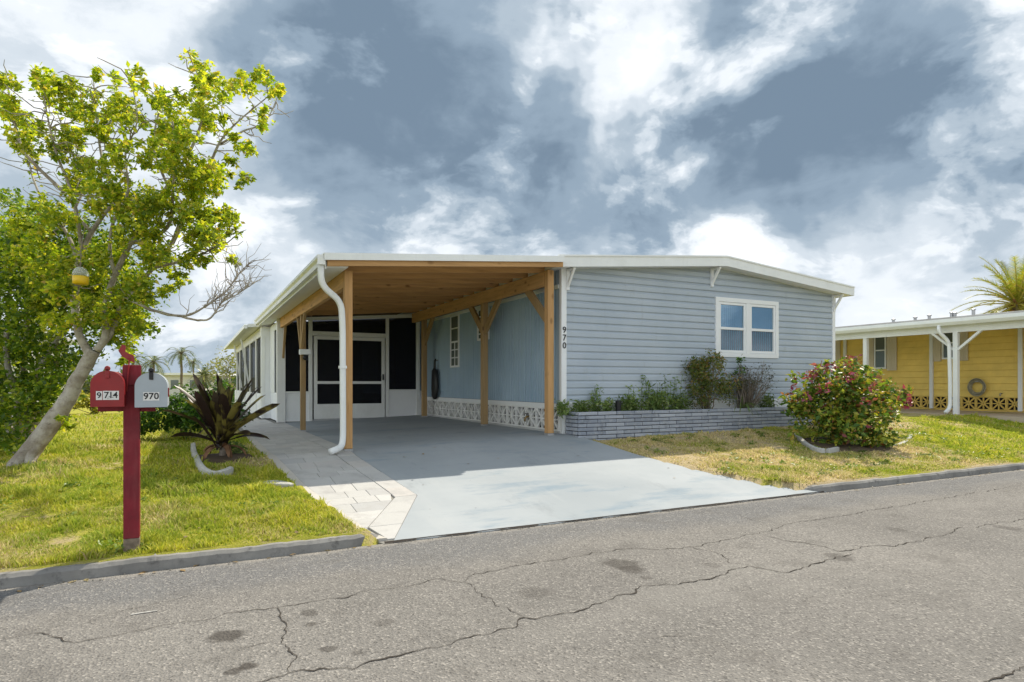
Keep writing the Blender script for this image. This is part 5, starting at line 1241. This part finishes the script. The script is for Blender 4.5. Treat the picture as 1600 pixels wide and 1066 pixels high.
# ------------------------------------------------------------------ left background
lh = thing('white_home', 'white neighbouring home glimpsed through the stems at the left edge', 'house', (-9, 25, .3))
MB().box((-14, 21.5, .25), (-4.2, 29, 2.95)).build('wall', far_white, lh); MB().prism([(-14.4, 2.9), (-3.9, 2.9), (-3.9, 3.02), (-9.1, 3.5), (-14.4, 3.02)], 1, 21.0, 29.5).build('roof', grey_roof, lh)
for a in (-12.5, -9.5, -6.5):
    f = ring(MB(), a, a+1.2, 1.3, 2.4, .06, 21.44, 21.52).build('window', white_vinyl, lh); box('pane', (a+.055, 21.475, 1.355), (a+1.145, 21.485, 2.345), MAT['window_dark'], f)
bc = at(285, 600, 66); fh = thing('distant_home', 'low pale home with a flat white roof far behind the mailboxes', 'house', (bc.x, bc.y, -.35))
q0, q1 = at(252, 600, 66), at(322, 600, 66); xd = (q1-q0).normalized(); yd = Vector((-xd.y, xd.x, 0))
def obox(name, a, b, z0, z1, d0, d1, mat, parent):
    V = []
    for z in (z0, z1):
        for s, t_ in ((a, d0), (b, d0), (b, d1), (a, d1)): p = q0+xd*s+yd*t_; V.append((p.x, p.y, z))
    return obj(name, V, [(3, 2, 1, 0), (4, 5, 6, 7), (0, 1, 5, 4), (1, 2, 6, 5), (2, 3, 7, 6), (3, 0, 4, 7)], mat, parent)
obox('wall', 0, 4.6, -.4, 2.3, 0, 6, far_white, fh); obox('roof', -.5, 5.2, 2.31, 2.55, -.5, 6.5, white, fh)
for a in (1.0, 3.0): obox('window', a, a+.8, .9, 1.8, -.03, .02, MAT['window_dark'], fh)
dh = thing('tan_distant_home', 'low tan home far away beside the rear corner of the blue home', 'house', tuple(at(345, 612, 62)))
obox('wall', 6.0, 12, -.4, 1.5, 2, 8, plain('far_tan', (.46, .39, .32), .8, .1), dh); obox('roof', 5.6, 12.4, 1.51, 1.7, 1.6, 8.4, grey_roof, dh)
for a in (7, 9, 11): obox('window', a, a+.7, .5, 1.2, 1.97, 2.02, MAT['window_dark'], dh)
q = at(150, 645, 21.0); shrub('yellow_bush', 'yellow green clipped bush on the lawn behind the red mailbox', 'bush', (q.x, q.y, .40), [(0, 0, .35, .42, 22, .15, 26), (-.55, 0, .45, .38, 18, .15, 26), (.5, 0, .25, .3, 12, .13, 24)], yellow_leaf, .11, seed=71)
q = at(352, 620, 36.0); pale = shrub('pale_tree', 'pale sparse leaved small tree at the rear corner of the home', 'tree', (q.x, q.y, -.2), [(0, 0, 2.6, 1.1, 22, .35, 16), (.5, 0, 3.0, .7, 14, .35, 16), (-.6, 0, 2.2, .7, 10, .3, 12), (.9, 0, 1.8, .6, 12, .35, 20)], blossom_leaf, .17, 26, .2, .5, 72, twigs=30)
q = at(366, 625, 33.0); shrub('rear_hedge', 'green hedge shrub against the rear end of the home', 'bush', (q.x, q.y, -.1), [(0, 0, .8, .7, 26, .3, 30), (-.6, 0, 1.3, .5, 14, .3, 26), (.2, 0, 1.7, .45, 10, .3, 24)], green_leaf, .14, seed=73)
q = at(316, 600, 52.0); palm('fan_palm', 'dark bushy palm in front of the distant tan home', (q.x, q.y, -.35), 2.3, 26, 1.3, far_leaf, 77, .05, .3, .16, 12, 1.4, 1.2)
# far belt of trees
g = np.random.default_rng(99); C = []
for k in range(620):
    px = g.uniform(-260, 560); d_ = g.uniform(95, 150); hgt = 2.6+1.5*mnoise.noise(Vector((px*.02, 2, 0)))+g.uniform(-.6, .5)
    c_ = at(px, 600, d_); C.append(ball((c_.x, c_.y, -.2+hgt*g.random()**.6), 1.0, 46, g))
for k in range(220):
    px = g.uniform(1300, 1900); d_ = g.uniform(95, 130); c_ = at(px, 600, d_); C.append(ball((c_.x, c_.y, 2.4*g.random()), 1.0, 30, g))
V, Fc = leaves(np.concatenate(C), .75, .3, .7, 6); tl = stuff(obj('tree_belt', V, Fc, far_leaf)); tag(tl, 'low hazy belt of distant trees along the horizon', 'trees')

# ------------------------------------------------------------------ grass
def grass(label, boxes, K, seed, hmin, hmax):
    g = np.random.default_rng(seed); P = []
    for (u0, u1, v0, v1, n) in boxes:
        u = g.uniform(u0, u1, n); v = g.uniform(v0, v1, n); d = u*SU+v*CU; P.append(np.stack([u, v], 1)[g.random(n) < np.clip(K/d, .0, 1)**1.6])
    P = np.concatenate(P); u, v = P[:, 0], P[:, 1]
    ok = ~((u > uL(v)-.035) & (u < uDr(v)+.015)); ok &= v > 5.53
    ok &= ~((((u-BX)/.85)**2+((v-BY)/.5)**2 < 1) | (((u-cb.x)/.38)**2+((v-cb.y-.06)/.36)**2 < 1))
    ok &= ~((u > PU0-.02) & (u < PU1+.02) & (v > PV-.01)); ok &= ~((u > U0) & (v > VF-.02)); ok &= ~((u > YE-.35) & (v > 5.8))
    P = P[ok]; u, v = P[:, 0], P[:, 1]; n = len(P); dry = np.array([dryness(a, b) for a, b in P]); keep = g.random(n) > np.clip((dry-.45)*1.5, 0, .82); P, dry = P[keep], dry[keep]; u, v = P[:, 0], P[:, 1]; n = len(P)
    z = G(u, v)-.004; d = u*SU+v*CU; tuft = np.array([fbm(a, b, 3.2, 3) for a, b in P]); h = (g.uniform(hmin, hmax, n)*(.85+.9*tuft+1.1*np.clip(tuft-.25, 0, 1)))*np.clip(1.15-.5*dry, .4, 1.2)*np.clip(.8+.03*d, 1, 1.5)
    a = g.uniform(0, 6.283, n); lean = g.uniform(.15, 1.0, n)*h; wd = g.uniform(.0035, .0075, n)*np.clip(d/6, .8, 3)
    b = g.uniform(0, 6.283, n); sx_, sy_ = np.cos(b)*wd, np.sin(b)*wd
    m1 = np.stack([u+np.cos(a)*lean*.35, v+np.sin(a)*lean*.35, z+h*.6], 1)
    V = np.stack([np.stack([u-sx_, v-sy_, z], 1), np.stack([u+sx_, v+sy_, z], 1), m1+np.stack([sx_*.8, sy_*.8, 0*z], 1), m1-np.stack([sx_*.8, sy_*.8, 0*z], 1), np.stack([u+np.cos(a)*lean, v+np.sin(a)*lean, z+h], 1)], 1).reshape(-1, 3)
    k = np.arange(n)*5; Fc = np.concatenate([np.stack([k, k+1, k+2], 1), np.stack([k, k+2, k+3], 1), np.stack([k+3, k+2, k+4], 1)])
    me = fmesh('grass', V, Fc); at_ = me.attributes.new('dry', 'FLOAT', 'POINT'); at_.data.foreach_set('value', np.repeat(dry, 5).astype(np.float32))
    o = stuff(put('grass', me, (0, 0, 0), grass_mat)); tag(o, label, 'grass'); return n
n1 = grass('short sunlit yellow green grass of the left lawn around the mailbox post', [(-3.6, 1.6, 5.55, 8.0, 105000), (-6, 1.1, 8.0, 13, 120000), (-8, 1.1, 13, 24, 110000)], 5.4, 1, .02, .065)
n2 = grass('sparse straw coloured grass of the right lawn around the red leaved bush', [(5.8, 12.5, 5.55, 8.95, 170000), (12.5, 20, 5.55, 14, 130000)], 8.5, 2, .016, .05)
print('grass blades', n1, n2)
# ------------------------------------------------------------------ soil beds and litter
def bed(name, label, cx, cy, ru, rv_, seed):
    V = [(cx, cy, float(G(cx, cy))+.05)]; n = 40; Fc = []
    for ring_, k in ((.55, .045), (.85, .03), (1.0, -.02)):
        for i in range(n):
            a = 6.2832*i/n; r_ = ring_*(1+.16*mnoise.noise(Vector((math.cos(a)*1.7, math.sin(a)*1.7, seed)))); x, y = cx+ru*r_*math.cos(a), cy+rv_*r_*math.sin(a); V.append((x, y, float(G(x, y))+k))
    for i in range(n): Fc.append((0, 1+i, 1+(i+1) % n))
    for q in (0, 1):
        for i in range(n): Fc.append((1+q*n+i, 1+(q+1)*n+i, 1+(q+1)*n+(i+1) % n, 1+q*n+(i+1) % n))
    o = structure(obj(name, V, Fc, soil, None, True)); tag(o, label, 'soil'); return o
bed('soil_bed', 'bare soil bed inside the scalloped white border', cb.x+.0, cb.y+.06, .42, .40, 1)
bed('soil_bed', 'bare soil patch under the red leaved bush', BX, BY-.05, 1.0, .62, 2)
g = np.random.default_rng(55); P = []
for (u0, u1, v0, v1, n) in ((-4, 1.0, 5.6, 10, 260), (6.2, 13, 5.6, 8.8, 420), (9.3, 11.6, 6.6, 8.0, 260)):
    q = np.stack([g.uniform(u0, u1, n), g.uniform(v0, v1, n)], 1); q = q[~((q[:, 0] > uL(q[:, 1])-.05) & (q[:, 0] < uDr(q[:, 1])+.05))]; P.append(np.column_stack([q, G(q[:, 0], q[:, 1])+.022]))
for (u0, u1) in ((-4, 1.4), (7.3, 14)):
    n = 60; u = g.uniform(u0, u1, n); P.append(np.column_stack([u, 5.41-np.abs(g.normal(0, .05, n)), np.full(n, .006)]))
n = 26; u = g.uniform(2.3, 6.2, n); v = g.uniform(5.6, 9, n); P.append(np.column_stack([u, v, D_h(u, v)+.006]))
P = np.concatenate(P); V, Fc = leaves(P, .05, 1.5, .5, 12); V = V.reshape(-1, 4, 3); V[:, :, 2] = np.maximum(P[:, None, 2]-.004, P[:, None, 2]+(V[:, :, 2]-P[:, None, 2])*.35); V = V.reshape(-1, 3)
lt = stuff(obj('leaf_litter', V, Fc, leaf_mat('litter_leaf', [(0, (.22, .13, .06)), (.5, (.36, .24, .11)), (1, (.46, .36, .2))], .1))); tag(lt, 'dry brown leaves scattered on the lawns and along the kerbs', 'leaf litter')
V, Fc = [], []
for k in range(420):
    if k < 260: x = g.uniform(1.6, 7.3); y = 5.405-abs(g.normal(0, .018)); z = .006
    else: x = g.uniform(-4, 1.4) if g.random() < .6 else g.uniform(7.3, 13); y = 5.41-abs(g.normal(0, .05)); z = .004
    r_ = g.uniform(.003, .009); b0 = len(V)
    V += [(x+r_*g.uniform(.6, 1.2), y, z), (x-r_, y+r_*.8, z), (x-r_*.8, y-r_, z), (x, y, z+r_*1.1), (x+r_*.3, y+r_, z)]
    Fc += [(b0, b0+4, b0+3), (b0+4, b0+1, b0+3), (b0+1, b0+2, b0+3), (b0+2, b0, b0+3)]
gv = stuff(obj('gravel', V, Fc, plain('grit', (.24, .22, .19), .9, .1, var=.5, scale=60))); tag(gv, 'loose grit along the edge of the street', 'gravel')
# broad-leaved weeds in the lawns
g = np.random.default_rng(77); C = []
for (u0, u1, v0, v1, n) in ((-4, .9, 5.65, 10, 70), (6.4, 14, 5.65, 8.7, 150)):
    for k in range(n):
        u, v = g.uniform(u0, u1), g.uniform(v0, v1)
        if u > uL(v)-.1 and u < uDr(v)+.1: continue
        r_ = g.uniform(.03, .12); m = int(12+r_*260); a = g.uniform(0, 6.28, m); q = r_*g.random(m)**.5; x, y = u+q*np.cos(a), v+q*np.sin(a); C.append(np.column_stack([x, y, G(x, y)+.01+.035*g.random(m)]))
V, Fc = leaves(np.concatenate(C), .036, .9, .6, 23); wd_ = stuff(obj('lawn_weeds', V, Fc, leaf_mat('lawn_weed_leaf', [(0, (.10, .18, .02)), (.6, (.20, .30, .03)), (1, (.34, .40, .06))], .3))); tag(wd_, 'small broad leaved green weeds dotted through both lawns', 'weeds')
